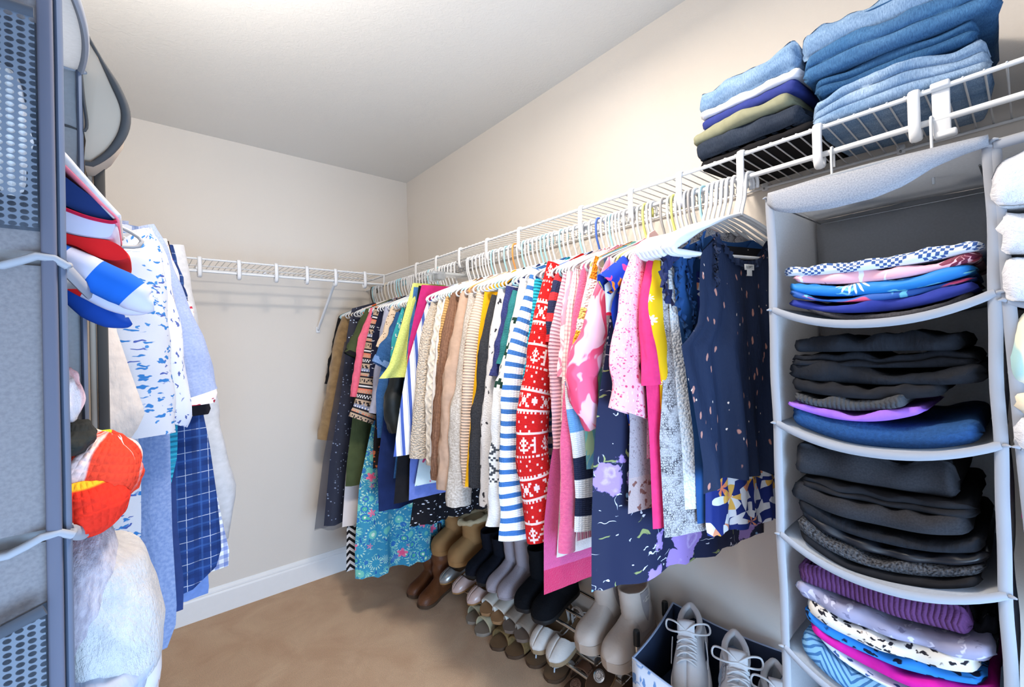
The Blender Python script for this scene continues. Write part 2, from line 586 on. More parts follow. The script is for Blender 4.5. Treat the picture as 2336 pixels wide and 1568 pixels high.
# ------------------------------------------------------------------ white wire shelves with hanging rods
M_WIRE = plain('white_vinyl_coated_steel', '#dcdee1', .35, .5, var=.02)
M_PLAST = plain('white_bracket_plastic', '#dcdee2', .35, .5, var=.02)
M_STEEL = plain('screw_steel', '#9a9a9c', .35, .5, 1.0)
SH_Z, RAIL, ROD_Z, ROD_X = 1.744, -.305, 1.690, -.298
def jhook_shape():
    """strap over the front rail, down and around the hang rod; local: x = out from the wall, y = along the rail, z from the rail"""
    P = [(-.010, .004), (-.003, .0075), (.005, .006), (.0085, -.006), (.0095, -.03), (.010, -.05), (.009, -.066), (.003, -.078), (-.007, -.080), (-.014, -.073), (-.016, -.058)]
    P = smoothpath([(a, 0, b) for a, b in P], 26)
    return tube(P, .0042, 8, flat=((0, 1, 0), 2.1))
me_j = None
def wire_shelf(label, org, ex, ey, length, n0, rod_len, hooks, group=None):
    """org = wall point at the shelf's start; ex = along the wall, ey = out of the wall"""
    global me_j
    org, ex, ey = (np.array(q, float) for q in (org, ex, ey))
    root = empty('wire_shelf', org, label, 'shelf')
    P = lambda a, d, z: ex*a+ey*d+np.array([0, 0, z])
    ln = lambda nm, a0, a1, d, z, r, sg=10: put(nm, tube([P(a0, d, z), P((a0+a1)/2, d, z), P(a1, d, z)], r, sg), M_WIRE, root)
    ln('front_rail', 0, length, .305, 0, .0045)
    ln('back_rail', 0, length, .010, 0, .0034)
    ln('middle_rail', 0, length, .155, -.0055, .003)
    ln('hang_rod', 0, rod_len, -ROD_X, ROD_Z-SH_Z, .0058, 14)
    w = mesh('wire', *tube([P(0, .004, .006), P(0, .15, .0062), P(0, .300, .0062), P(0, .3095, .003)], .0017, 6), M_WIRE)
    n = int((length-n0)/.0254)
    for i in range(n):
        link('wire', w, root, P(n0+i*.0254, 0, 0))
    if me_j is None:
        V, F = jhook_shape()
        me_j = mesh('rod_hook', V, F, M_PLAST)
    ang = math.atan2(ey[1], ey[0])
    for a in hooks:
        h = link('rod_hook', me_j, root, P(a, .305, 0))
        h.rotation_euler = (0, 0, ang)
    for k in range(int(length/.3)+1):
        a = .12+k*.3
        if a > length-.03: break
        c = put('wall_clip', [rbox(P(a, .006, .004), (.016, .013, .022) if abs(ex[0]) > .5 else (.013, .016, .022), .003)], M_PLAST, root)
        put('clip_screw', [rbox(P(a, .0135, -.002), (.006, .004, .006), .0012)], M_STEEL, c)
    return root, P
hk = []
for x, y in ((1865, 312), (2085, 240), (1690, 370), (1550, 415), (1440, 455), (1325, 495)):
    hk.append(-hit(x, y, 0, -.31)[1])
for k in range(5): hk.append(1.60-.2*k-.12)
sr, PR = wire_shelf('long white wire shelf with hanging rod along the right wall', (0, 0, SH_Z), (0, -1, 0), (-1, 0, 0), 3.2, .028, 3.2, hk)
# a support post beside the near hook: flat strap from the wall up to the rail
yb = -hit(2145, 230, 0, -.31)[1]
put('support_strap', [rbox(PR(yb, .300, -.035), (.006, .024, .095), .002), rbox(PR(yb, .302, .004), (.02, .026, .012), .003)], M_PLAST, sr)
put('end_cap', [rbox(PR(yb+.004, .296, -.082), (.016, .03, .012), .003)], M_PLAST, sr)
bx = [hit(x, 600+(x-455)*.1, 1, -.305)[0] for x in (390, 455, 545, 630, 700, 765, 832)]
x_end = hit(876, 629, 1, -.305)[0]
X0 = XL+.01
sb, PB = wire_shelf('empty white wire shelf with bare hanging rod along the back wall', (X0, 0, SH_Z), (1, 0, 0), (0, -1, 0), x_end-X0, .02, x_end-X0, [b-X0 for b in bx])
put('end_wire', tube([PB(x_end-X0, .305, 0), PB(x_end-X0, .304, -.03), PB(x_end-X0, .298, ROD_Z-SH_Z)], .0042, 10), M_WIRE, sb)
a1 = hit(770, 645, 1, -.28)[0]-X0
a2 = hit(726, 748, 1, -.01)[0]-X0
br = put('brace', tube([PB(a1, .285, -.012), PB(a1, .27, -.03), PB(a2+.004, .03, -.27), PB(a2, .008, -.30)], .0055, 8, flat=((1, 0, 0), 1.4)), M_WIRE, sb)
put('brace_foot', [rbox(PB(a2, .004, -.302), (.022, .006, .035), .002)], M_PLAST, br)
put('brace_screw', [rbox(PB(a2, .008, -.302), (.008, .005, .008), .002)], M_STEEL, br)
# ------------------------------------------------------------------ hangers
def hanger_mesh(name, wide, mat):
    hook = smoothpath([(-.026, 0, -.024), (-.027, 0, -.006), (-.019, 0, .0075), (-.004, 0, .0098), (.009, 0, .0060), (.0135, 0, -.012)]+([(.018, 0, -.050), (.028, 0, -.080), (.032, 0, -.096)] if wide else [(.0120, 0, -.050), (.003, 0, -.080), (0, 0, -.094)]), 30)
    r = .0040 if wide else .0034
    half = [(0, -.092), (.05, -.106), (.11, -.130), (.16, -.150), (.195, -.166), (.2085, -.178), (.203, -.190), (.17, -.1925), (.09, -.193), (0, -.193)]
    pts = [(a, 0, b) for a, b in half]+[(-a, 0, b) for a, b in half[-2:0:-1]]
    Pp = smoothpath(pts+[pts[0]], 90)[:-1]
    off = np.array([.032 if wide else 0, 0, 0])
    rr = []
    for p in Pp:
        e = abs(p[0])
        k = min(1, max(0, (e-.12)/.06))*(1 if p[2] > -.186 else .3)
        rr.append(r*(1+(2.6*k if wide else 0)))
    fr = tube(Pp+off, rr, 8, True, flat=((0, 1, 0), .62) if wide else None)
    return mesh('hook', *tube(hook, r, 8), mat), mesh(name, *fr, mat)
HM = {}
HCOL = dict(white='#d9dce1', blue='#a5d6e6', lime='#cfd27a', gray='#9c9a9b', orange='#e0924e', navy='#3f62b5', black='#2b2b2d', beige='#d8cfc0')
for k, c in HCOL.items():
    HM[k] = hanger_mesh('hanger', False, plain('hanger_plastic_'+k, c, .35, .5, var=.03))
HM['widegray'] = hanger_mesh('hanger', True, HM['gray'][0].materials[0])
HM['wide'] = hanger_mesh('hanger', True, HM['white'][0].materials[0])
N_ = NT('clear_plastic')
M_CLEAR = N_.fin('#f2f5f7', .12, .5, Transmission_Weight=.85, IOR=1.3)
def clip_hanger_mesh():
    hook = HM['white'][0].vertices
    hk_ = smoothpath([(-.026, 0, -.024), (-.027, 0, -.006), (-.019, 0, .0075), (-.004, 0, .0098), (.009, 0, .006), (.0135, 0, -.012), (.010, 0, -.04), (0, 0, -.06)], 24)
    body = join([rbox((0, 0, -.064), (.34, .006, .010), .002), rbox((0, 0, -.055), (.03, .007, .02), .003)])
    clip = rbox((.0, 0, -.075), (.035, .016, .034), .003)
    return mesh('hook', *tube(hk_, .0024, 8), M_STEEL), mesh('hanger', *body, M_CLEAR), mesh('clip', *clip, M_CLEAR)
CLIPM = clip_hanger_mesh()
HGRP = 'hangers on the right rod'
def add_hanger(style, loc, rot, what, group=HGRP, lab=None):
    if style == 'clip':
        o = link('clip_hanger', CLIPM[1], None, loc)
        link('hook', CLIPM[0], o)
        for s in (-1, 1):
            link('clip', CLIPM[2], o, (s*.13, 0, 0))
        nm = 'clear plastic clip hanger'
    else:
        o = link('hanger', HM[style][1], None, loc)
        link('hook', HM[style][0], o)
        nm = dict(white='white plastic hanger', wide='thick white molded hanger', blue='pale blue plastic hanger', lime='lime green plastic hanger', gray='gray plastic hanger', widegray='thick gray hanger',
                  orange='orange plastic hanger', navy='bright blue plastic hanger', black='black plastic hanger', beige='beige plastic hanger')[style]
    o.rotation_euler = (0, 0, rot)
    tag(o, lab or nm+' '+what, 'hanger', group)
    return o

# ------------------------------------------------------------------ garments
def fold_field(seed, k=9):
    g = np.random.default_rng(seed)
    ph = g.uniform(0, 6.28, 4); kk = k*g.uniform(.8, 1.25, 4)
    return lambda s, t: (np.sin(kk[0]*s+ph[0]+1.3*t)+.6*np.sin(kk[1]*1.7*s+ph[1]-2*t)+.35*np.sin(kk[2]*2.9*s+ph[2]+3*t))
def body_mesh(name, mat, zt, zs, zb, ub, th, fold, seed, ripple=0.0, neck=.07, slope=True, inner=.235, nr=26, nc=26, tilt=0.0, hemwave=0.0, uin=None):
    """hanging cloth body: local x = out from the wall, y = toward the viewer along the rod, z from the rod.
    zt/zs: neck and shoulder heights; zb (descending) and ub: outer outline"""
    ff = fold_field(seed)
    zb = np.asarray(zb, float); ub = np.asarray(ub, float)
    zh = zb[-1]
    rows = np.linspace(0, 1, nr)**1.15
    P = np.zeros((nr, 2*nc+1, 3)); UV = np.zeros((nr, 2*nc+1, 2))
    for j in range(2*nc+1):
        fr = 1 if j <= nc else -1
        s = 1-2*(j/nc) if j <= nc else -1+2*((j-nc)/nc)
        for i, t in enumerate(rows):
            us = ub[0]
            u0 = s*us
            if slope:
                q = np.clip((us-abs(u0))/(us-neck), 0, 1)
                ztop = zs+(zt-zs)*q
                if abs(u0) < neck: ztop = zt-(.045 if fr > 0 else .012)*(1-(u0/neck)**2)
            else:
                ztop = zt
            z = ztop*(1-t)+(zh+tilt*s*.5+hemwave*ff(s*1.3, 2.0)*fr*.5)*t
            uo = interp(-z, -zb, ub)
            ui = -min(uo, inner) if uin is None else uin
            u = ui+(uo-ui)*(s+1)/2
            k = min(1, t/.18)
            tk = th*(.25+.75*k)*max(0, 1-abs(s)**3.0)**.5
            A = fold*(.15+.85*t)
            w = fr*tk+A*ff(s, t)*min(1, k)
            du = ripple*A*np.sin(14*s+3*t)*t
            P[i, j] = (u+du, w, z)
            UV[i, j] = (u+(0 if fr > 0 else .7), z)
    return gridmesh(name, P, mat, UV)
def sleeve_mesh(mat, path, ru, rw, seed, wr=.10, flare=None, seg=20, rows=28):
    """path: outer-edge points (u, z); the tube's centre runs ru inside it"""
    Q = smoothpath([(u, 0, z) for u, z in path], rows)
    wob = Wob(seed, 3, 6, 1.0)
    L = np.r_[0, np.cumsum(np.linalg.norm(np.diff(Q, axis=0), axis=1))]
    P = np.zeros((rows, seg+1, 3)); UV = np.zeros((rows, seg+1, 2))
    for i in range(rows):
        t = i/(rows-1)
        T = Q[min(i+1, rows-1)]-Q[max(i-1, 0)]; T /= np.linalg.norm(T)
        n = np.array([-T[2], 0, T[0]])
        if n[0] < 0: n = -n
        f = 1.0 if flare is None else interp(t, np.linspace(0, 1, len(flare)), flare)
        a = ru*f*min(1, .55+t*4); b = rw*min(1, .5+t*3)*(.6+.4*f)
        c = Q[i]-n*ru*f*min(1, .55+t*4)
        for j in range(seg+1):
            th = 2*pi*j/seg
            k = 1+wr*wob(.55*cos(th), .55*sin(th), L[i]*7)*min(1, t*3)
            P[i, j] = c+n*a*cos(th)*k+np.array([0, b*sin(th)*k, 0])
            UV[i, j] = (th/(2*pi)*(2.6*(ru+rw)), path[0][1]-L[i])
    return gridmesh('sleeve', P, mat, UV)
SPECS = []
XH = -.298
def G(name, label, cat, mat, sh, **k):
    SPECS.append(dict(name=name, label=label, cat=cat, mat=mat, sh=sh, **k))
def plane_of(yh, al, xh=XH, side=1):
    eu = np.array([-cos(al)*side, sin(al), 0.0])
    nn = np.array([eu[1], -eu[0], 0.0])
    O = np.array([xh, yh, ROD_Z])
    def cv(px, py):
        d = hitp(px, py, O, nn)-O
        return float(d @ eu), float(d[2])
    return O, cv
def build_garment(d, side=1):
    O, cv = d['O'], d['cv']
    gap = d['gap']; seed = d['seed']
    zs = cv(*d['sh'])[1] if 'zs' not in d else d['zs']
    th = d.get('th', np.clip(gap*.34, .006, .026)); rw = d.get('rw', np.clip(gap*.60, .011, .040))
    fold = d.get('fold', np.clip(gap*.16, .0025, .009))
    sl = [cv(*q) for q in d['sleeve']] if d.get('sleeve') else None
    sw = d.get('sw', .075)
    if d.get('body'):
        bp = [cv(*q) for q in d['body']]
        zb = [b[1] for b in bp]; ub = [b[0] for b in bp]
        if d.get('slope', True) and zb[0] < zs-.02:
            zb = [zs]+zb; ub = [min(.205, max(.17, ub[0]))]+ub
    else:
        hz = d['hem'] if 'hem' in d else -.75
        zb = [zs, zs-.10, (zs+hz)/2, hz]; ub = [.20, .185, .185, .20]
        if sl:
            zz = [-q[1] for q in sl]; uu = [q[0] for q in sl]
            ub = [min(u, max(.08, interp(-z, zz, uu)-sw*.45)) for u, z in zip(ub, zb)]
            ub[0] = .19
    for i in range(1, len(zb)):
        if zb[i] >= zb[i-1]: zb[i] = zb[i-1]-.01
    slope = d.get('slope', True)
    zt = d.get('zt', -.105) if slope else zb[0]
    me = body_mesh(d['name'], d['mat'], zt, zs, zb, ub, th, fold, seed, d.get('ripple', 0), slope=slope, tilt=d.get('tilt', 0), hemwave=d.get('hemwave', 0), inner=d.get('inner', .235), uin=d.get('uin'))
    o = link(d['name'], me, None, O)
    o.rotation_euler = (0, 0, d['rot'])
    tag(o, d['label'], d['cat'], d.get('group'))
    if sl:
        sm = sleeve_mesh(d.get('smat', d['mat']), sl, sw/2, rw, seed+5, d.get('wr', .10), d.get('flare'))
        s1 = link('sleeve', sm, o)
        mx = max(u for u, z in sl)
        s2 = link('sleeve', sm, o)
        s2.scale = (-min(1, .255/mx), 1, 1)
        if d.get('cuff'):
            cmat, n = d['cuff']
            (u1, z1) = sl[-1]; (u0, z0) = sl[-2]
            L = math.hypot(u1-u0, z1-z0)
            e = ((u1-u0)/L, (z1-z0)/L)
            f = d.get('flare', [1])[-1]
            p0 = (u1-e[0]*n+.003, z1-e[1]*n); p1 = (u1+.003+e[0]*.003, z1+e[1]*.003)
            cm = sleeve_mesh(cmat, [p0, ((p0[0]+p1[0])/2, (p0[1]+p1[1])/2), p1], sw/2*f+.003, rw*(.6+.4*f)+.003, seed+5, .03, rows=8)
            cm.name = 'cuff'
            link('cuff', cm, o); 
    for bx_ in d.get('bandsat', []):
        pass
    return o
# ------------------------------------------------------------------ fabrics of the right rod
F = {}
F['black'] = fab('black_jersey', solid('#1d1c20', .2), 'weave')
F['suede'] = fab('tan_suede', heather('#a98a60', '#8f7350', 30), 'fuzzy', sheen=.4)
N_ = NT('navy_glitter_tulle')
_v = N_.uv()
_k = N_.math('MULTIPLY', N_.lt(N_.vor(_v, 62), .21, .03), N_.math('LESS_THAN', N_.sep(N_.vor(_v, 62, out='Color'))[0], .55))
F['glitter'] = N_.fin(N_.mix(_k, '#181d38', '#cfe0ff'), .6, .4)
N_ = NT('sheer_gray_tulle')
N_.fin('#3d4150', .8, .2, Alpha=.42)
F['tulle'] = N_.m
F['olive'] = fab('olive_jersey', solid('#4c5638', .2, 20), 'crinkle')
F['coral'] = fab('coral_jersey', '#f0708c', 'crinkle')
F['bluefloral'] = fab('blue_mini_floral', blobs('#27406a', [('#7fb0d8', 140, .35, 1, .6, 0), ('#d8e2ea', 190, .22, 1, .4, 0)]))
F['tribal'] = fab('tribal_band_print', cells([
    'kkkkkkkkkk', 'tttttttttt', 'tkttktkttk', 'ttktttktkt', 'tttttttttt', 'kkkkkkkkkk', 'wwwwwwwwww', 'kkkkkkkkkk', 'oooooooooo', 'ototototot', 'tototototo', 'kkkkkkkkkk',
    'wkwkwkwkwk', 'kwkwkwkwkw', 'kkkkkkkkkk', 'tttttttttt', 'tkkttkkttk', 'ttkkttkkta', 'aaaaaaaaaa', 'bwbwbwbwbw', 'kkkkkkkkkk', 'tttttttttt', 'totototota'], {'.': '#26242b', 'k': '#26242b', 't': '#bfa68f', 'w': '#e4e2e4', 'o': '#e2856a', 'a': '#8f93a8', 'b': '#6b7fb0'}, .045, .17))
F['navyglyph'] = fab('navy_white_motif', blobs('#1c2038', [('#dfe2ee', 60, .22, 2.2, .5, .01)]))
F['lavgray'] = fab('lavender_gray_cotton', '#b9bdd6', 'weave')
F['beigeleo'] = fab('beige_leopard', blobs('#e3cdb4', [('#6b4d3a', 110, .27, 1.2, .7, .006)]))
F['denimblue'] = fab('mid_blue_chambray', denim('#2f5b92', '#5f8dc0', .4), 'denim')
F['navy'] = fab('navy_cotton', solid('#1d2d5c', .2, 20), 'crinkle')
F['turq'] = fab('turquoise_print', blobs('#3fb3c0', [('#e8f4f4', 70, .3, .6, .7, .01), ('#1f4c86', 90, .25, 1.4, .5, .01)]))
F['lime'] = fab('lime_boucle', heather('#dfe58a', '#cbd572', 180), 'fuzzy')
F['darkleather'] = fab('dark_green_leather', solid('#20272a', .3, 25), 'smooth', .45, .4)
F['chambray'] = fab('light_chambray', denim('#6f95cf', '#9fbce6', .4), 'denim')
F['magenta'] = fab('magenta_cotton', '#c02c72', 'weave')
F['stripe'] = fab('blue_white_vertical_stripe', bands([(0, '#eef0f5'), (.45, '#4a63b4'), (.80, '#eef0f5'), (.86, '#7288c8'), (.92, '#eef0f5')], .034, 0), 'crinkle')
F['sherpa'] = fab('oatmeal_sherpa', heather('#d8cbbc', '#b9a894', 170), 'sherpa', sheen=.3)
F['cream'] = fab('cream_cable_knit', '#e9e0d4', 'cable')
F['white'] = fab('white_cotton', '#eeeef0', 'weave')
F['goldrib'] = fab('gold_beige_rib', '#cda36b', 'ribh')
F['brown'] = fab('brown_rib_knit', heather('#8e6a55', '#7a5948', 120), 'ribv')
F['taupe'] = fab('taupe_jersey', '#bda08c', 'weave')
F['oat'] = fab('oatmeal_heather_knit', heather('#dcd6d0', '#b8aea4', 160), 'fuzzy')
F['beigerib'] = fab('pale_beige_ribbed_knit', '#dcc3b0', 'ribh')
F['yellow'] = fab('golden_yellow_cotton', '#f0b51c', 'weave')
F['charcoal'] = fab('charcoal_wool', heather('#3c3d42', '#2f3035', 200), 'knit')
F['speckle'] = fab('black_white_fuzzy_knit', blobs('#e6e6ea', [('#33333a', 45, .3, .8, .5, .02)]), 'fuzzy')
F['indigo'] = fab('indigo_knit', heather('#3c4480', '#343b70', 200), 'fuzzy')
F['teal'] = fab('teal_knit', '#2f7a80', 'knit')
F['tealrib'] = fab('bright_teal_rib', '#27a2bd', 'ribh')
F['fair_w'] = fab('white_mohair_fair_isle', over(solid('#e9e9ea', .05), (vrange(-.52, -.30), cells(['....#....', '...###...', '....#....', '...###...', '.........', '.#.....#.', '###...###', '#.#...#.#', '###...###', '.#.....#.', '.........'], {'.': '#e9e9ea', '#': '#1f4038'}, .075, .11)),
    (vrange(-.80, -.68), cells(['#.#.#.#.', '.#.#.#.#', '........', '#......#', '##....##', '.##..##.', '..####..', '.##..##.', '##....##', '........'], {'.': '#e9e9ea', '#': '#474c55'}, .05, .06))), 'fuzzy')
F['bluestripe'] = fab('blue_white_striped_knit', bands([(0, '#eff1f6'), (.58, '#3f70b0'), (.98, '#eff1f6')], .034, 1, .003), 'knit')
F['redfair'] = fab('red_fair_isle_knit', cells([
    '.............', '#.#.#.#.#.#.#', '#############', '.............', '.##...##.....', '..#.#.#...#..', '...###...###.', '...###...###.', '..#.#.#...#..', '.##...##.....', '.............', '#############', '.#.#.#.#.#.#.',
    '.............', '......#......', '.............', '..#.......#..', '.............', '......#......', '.............', '...#....#....', '#############', '.............', '.....#.....#.', '....###...##.', '...#.#.#...#.', '....###..###.', '..#..#..#..#.', '...#####...#.', '.....#....##.', '.............', '#.#.#.#.#.#.#', '.............', '..#.....#....', '.............', '......#.....#', '.............', '.#......#....', '.............'],
    {'.': solid('#cf1f20', .1), '#': '#f4d9d6'}, .050, .25), 'fuzzy')
F['navyred'] = fab('navy_red_stripe_knit', bands([(0, '#2b3050'), (.6, '#d8373f')], .06), 'knit')
F['pinkrib'] = fab('pale_pink_ribbed_knit', '#e4b2bd', 'ribh')
F['pinkrib2'] = fab('dusty_pink_vertical_rib', '#d9a6c4', 'ribv')
F['marble'] = fab('pink_white_marble', brush('#f0a6ba', '#f7e6ea', '#ec8fab', 14))
F['pinkcream'] = fab('pink_cream_rib', bands([(0, '#f1e3df'), (.6, '#eebfc6')], .012), 'ribv')
F['pinkboucle'] = fab('pink_boucle', heather('#ea6f98', '#e0558a', 160), 'sherpa')
F['pinkfuzz'] = fab('bright_pink_fuzzy_knit', heather('#ee6a96', '#e35a8c', 150), 'fuzzy', sheen=.5)
F['pinkmohair'] = fab('rose_pink_mohair', over(solid('#dc4f93', .08, 90), (vrange(-1.5, -.985), solid('#d3125f', .05))), 'fuzzy', sheen=.5)
F['whitefuzz'] = fab('white_fuzzy_knit', '#f0e9ea', 'fuzzy')
F['orangefuzz'] = fab('orange_white_fringed_knit', over('#f3ece6', (vrange(-.22, -.10), '#e88422'), (vrange(-.42, -.36), '#e9b23c'), (vrange(-.33, -.30), '#efd27a')), 'sherpa')
F['chunk'] = fab('navy_white_blue_chunky_stripe', over('#eceef2', (vrange(-.50, -.44), '#6fa3d8'), (vrange(-.62, -.56), '#6fa3d8'), (vrange(-.74, -.685), '#252d48'), (vrange(-.83, -.785), '#252d48'), (vrange(-1.1, -.875), '#252d48')), 'knit')
F['aqua'] = fab('aqua_tie_dye', brush('#8fe0d6', '#cdeec0', '#7cc3e6', 12))
F['pinkrose_h'] = fab('pink_white_rib_hem', bands([(0, '#f4c9d8'), (.5, '#f19ab9')], .012, 0), 'ribv')
F['brush'] = fab('hot_pink_brush_print', brush('#ee4a6f', '#f6c3d4', '#f2638a', 8), 'smooth', .6, .3)
F['multi'] = fab('royal_blue_tropical_print', blobs('#1f3fae', [('#f08a2c', 26, .27, 2.2, .6, .03), ('#e2418a', 30, .22, .5, .6, .03), ('#2fa08a', 24, .28, 1, .4, .03), ('#f2d24a', 40, .2, 1.8, .4, .02)]))
F['sail'] = fab('white_red_blue_triangle_print', over('#eef0f6', (lambda N: N.lt(N.vor(N.uv(), 16, out='Distance'), .32, .01), '#d8243f')))
F['lacegray'] = fab('gray_lace', blobs('#a79ea4', [('#6d6570', 130, .3, .7, .8, .01), ('#c9c2c6', 150, .25, 1.3, .5, .01)]), 'fuzzy')
F['lacebrown'] = fab('gray_lace_brown_hem', over(blobs('#b6acb3', [('#94888f', 160, .3, 1, .8, .01)]), (vrange(-1.1, -.70), blobs('#c4b2b2', [('#8a5f58', 60, .36, 1, .7, .02)]))), 'fuzzy')
F['minifloral'] = fab('navy_pink_mini_floral', blobs('#2a2c5c', [('#e7d5e2', 95, .32, 1, .6, .01), ('#d6588e', 110, .27, 1, .5, .01), ('#6aa0c8', 120, .22, 1.5, .4, .01)]))
F['bigfloral'] = fab('navy_lilac_floral', flowers(blobs('#182043', [('#e0e2ee', 24, .12, 4.5, .95, .035), ('#cfd4ea', 26, .11, .25, .95, .035), ('#dfe3f2', 40, .16, 1.5, .5, .03), ('#8f9a62', 24, .17, 2.2, .5, .03), ('#86b2dc', 34, .20, 1, .35, .015), ('#9aa56c', 26, .15, .5, .4, .03)]), 7.4, .37, .95, ['#5a3480', '#9a78c8', '#b99ddf', '#a284d0', '#c6b0ea', '#a88cd6'], 1.1), 'smooth', .7, .25)
F['pinkspeck'] = fab('pink_speckled_seersucker', blobs('#f3bcd0', [('#fbe3ea', 190, .30, .6, .7, 0), ('#e0688f', 170, .30, 1, .75, .006), ('#d84a74', 95, .20, 1, .6, 0)]), 'crinkle')
F['hotpink'] = fab('hot_pink_linen', '#f23d7c', 'crinkle')
F['yellowfloral'] = fab('yellow_daisy_print', burst('#f2c21e', 26, .34, 8, ['#7a4a1c', '#fbf3da', '#fbf3da', '#fbf3da'], .6, 1.0, .5), 'smooth')
F['ruffle'] = fab('deep_blue_ruffle_cotton', solid('#254a80', .2, 15), 'crinkle')
F['navyruf'] = fab('navy_ruffle_chiffon', '#2c3560', 'crinkle')
F['snake'] = fab('gray_snakeskin_print', snake('#c2c0c4', '#4a474e', 300), 'smooth')
F['whitedot'] = fab('white_clip_dot_cotton', blobs('#eceef2', [('#ffffff', 60, .2, 1, 1, 0)]), 'sherpa')
F['deepblue'] = fab('deep_blue_cotton', solid('#2a5590', .15, 12), 'smooth')
F['copper'] = fab('navy_copper_dash_print', blobs('#1e2a45', [('#b98478', 38, .18, .55, .8, .008), ('#efd8c8', 55, .10, .6, .5, .006)]), 'crinkle', .8, .2)
F['paradise'] = fab('navy_bird_of_paradise_print', burst(burst(burst('#1d2f7a', 9, .80, 5, ['#f0855f', '#f6b24c', '#f0a07a', '#eef0f6', '#eef0f6', '#e2e6f2'], .9, 2.2, .06, 4), 11, .78, 4, ['#e8704c', '#f7c05c', '#eceef6', '#eceef6'], .8, 6.4, .06, 4), 13, .7, 3, ['#f08f66', '#eceef6', '#eceef6'], .6, 9.3, .06, 4), 'smooth', .7, .25)
F['blackglit'] = fab('black_sequin_knit', blobs('#17171c', [('#c9b8a8', 90, .12, 1, .35, 0)]))
F['furgray'] = fab('gray_fuzzy_knit', heather('#8d8885', '#6f6a68', 120), 'fuzzy')
F['tropic'] = fab('turquoise_tropical_print', burst(burst(burst(blobs('#3f93b4', [('#9fd6c8', 60, .26, 2.0, .8, .02), ('#2c62ae', 44, .27, .6, .7, .03)]), 15, .62, 14, ['#dff0dc', '#7fd0bc', '#3f9fc0', '#bfe4d4'], .8, 3.3, .25), 21, .52, 12, ['#f2f4e4', '#5cbca0', '#2f6cc0', '#8fdcc4'], .6, 8.1, .3), 11, .26, 5, ['#f25f8a', '#f47a9c'], .7, 5.2, .5), 'crinkle')
F['chev'] = fab('black_white_chevron', chevron('#1e1e22', '#e8e8ec', .03, .034), 'weave')
F['whiteorange'] = fab('white_orange_spot', blobs('#eee4e4', [('#ea6a3a', 18, .26, 1, .5, .01)]))
F['blackmini'] = fab('black_white_ditsy_print', blobs('#17171d', [('#d6d6de', 75, .24, 1.4, .75, .006)]), 'crinkle')
F['peri'] = fab('periwinkle_twill', '#6f83cf', 'weave')
F['bluedenim'] = fab('blue_denim_skirt', denim('#3a6ea8', '#6f9fd0', .4), 'denim')
F['coralpants'] = fab('coral_twill', '#f0705f', 'weave')
F['rust'] = fab('rust_black_print', blobs('#1f1a1c', [('#b5613c', 60, .3, 1, .7, .01)]))
F['greenprint'] = fab('green_leaf_print', blobs('#cfe2ea', [('#6aa23c', 24, .3, 2.4, .6, .03), ('#d84f86', 26, .2, 1, .5, .03), ('#2f6cb0', 30, .2, .6, .4, .02)]))
F['rosegray'] = fab('rose_speckle', blobs('#f6ded8', [('#d85f5a', 45, .2, 1.6, .7, .006)]))

# ------------------------------------------------------------------ the garments along the right rod, far end first
L1 = 'long_sleeve'
G('sweater', 'black long-sleeved sweater hanging last at the far end of the right rod', 'sweater', F['black'], (771, 726), sleeve=[(771, 726), (756, 800), (741, 876)], sw=.07, hem=-.80)
G('jacket', 'tan suede long-sleeved jacket hanging near the back wall', 'jacket', F['suede'], (781, 722), sleeve=[(781, 722), (765, 770), (746, 880), (724, 1002)], sw=.095, hem=-.72, wr=.06)
G('dress', 'navy dress with sheer tulle skirt and silver glitter beside the tan suede jacket', 'dress', F['glitter'], (800, 704), body=[(792, 760), (778, 900), (752, 1050), (738, 1200)], fold=.012, hemwave=.008)
G('dress', 'olive green short-sleeved dress with gathered hem', 'dress', F['olive'], (835, 704), sleeve=[(835, 704), (811, 752), (786, 803)], sw=.10, body=[(812, 850), (802, 960), (790, 1060), (787, 1110)], cuff=(F['black'], .02), fold=.013)
G('dress', 'white dress with orange spots hanging behind the turquoise tropical skirt', 'dress', F['whiteorange'], (824, 704), body=[(812, 900), (790, 1080), (781, 1204)], fold=.012)
G('blouse', 'coral pink blouse with ruffled short sleeve beside the tribal tunic', 'blouse', F['coral'], (846, 702), sleeve=[(846, 702), (815, 790), (799, 905)], sw=.07, hem=-.62)
G('top', 'blue mini floral top with narrow strip showing beside the olive dress', 'top', F['bluefloral'], (849, 702), body=[(831, 780), (816, 900)], hem=-.5)
G('tunic', 'tribal banded tunic in black tan and coral with wide sleeve', 'tunic', F['tribal'], (856, 698), sleeve=[(856, 698), (833, 790), (813, 905), (796, 950)], sw=.135, hem=-.62, wr=.03, rw=.03)
G('skirt', 'long turquoise tropical print skirt hanging close to the carpet', 'skirt', F['tropic'], (860, 900), slope=False, body=[(850, 960), (820, 1110), (812, 1250), (814, 1328)], fold=.022, hemwave=.012, inner=.26, tilt=.02)
G('skirt', 'black and white chevron skirt showing below the white dress', 'skirt', F['chev'], (820, 800), slope=False, body=[(806, 1000), (790, 1180), (787, 1302)], fold=.012)
G('top', 'navy top with white motifs beside the tribal tunic', 'top', F['navyglyph'], (866, 699), body=[(850, 760), (842, 860)])
G('shirt', 'lavender gray shirt with narrow sleeve hanging behind the blue denim shirt', 'shirt', F['lavgray'], (878, 700), sleeve=[(878, 700), (866, 770), (852, 880), (842, 942)], sw=.06, hem=-.60)
G('blouse', 'beige leopard blouse with short sleeve beside the blue denim shirt', 'blouse', F['beigeleo'], (893, 698), sleeve=[(893, 698), (876, 745), (856, 790)], sw=.10, hem=-.6)
G('top', 'rust and black print top showing below the olive dress', 'top', F['rust'], (890, 705), body=[(868, 850), (852, 1000), (851, 1070)])
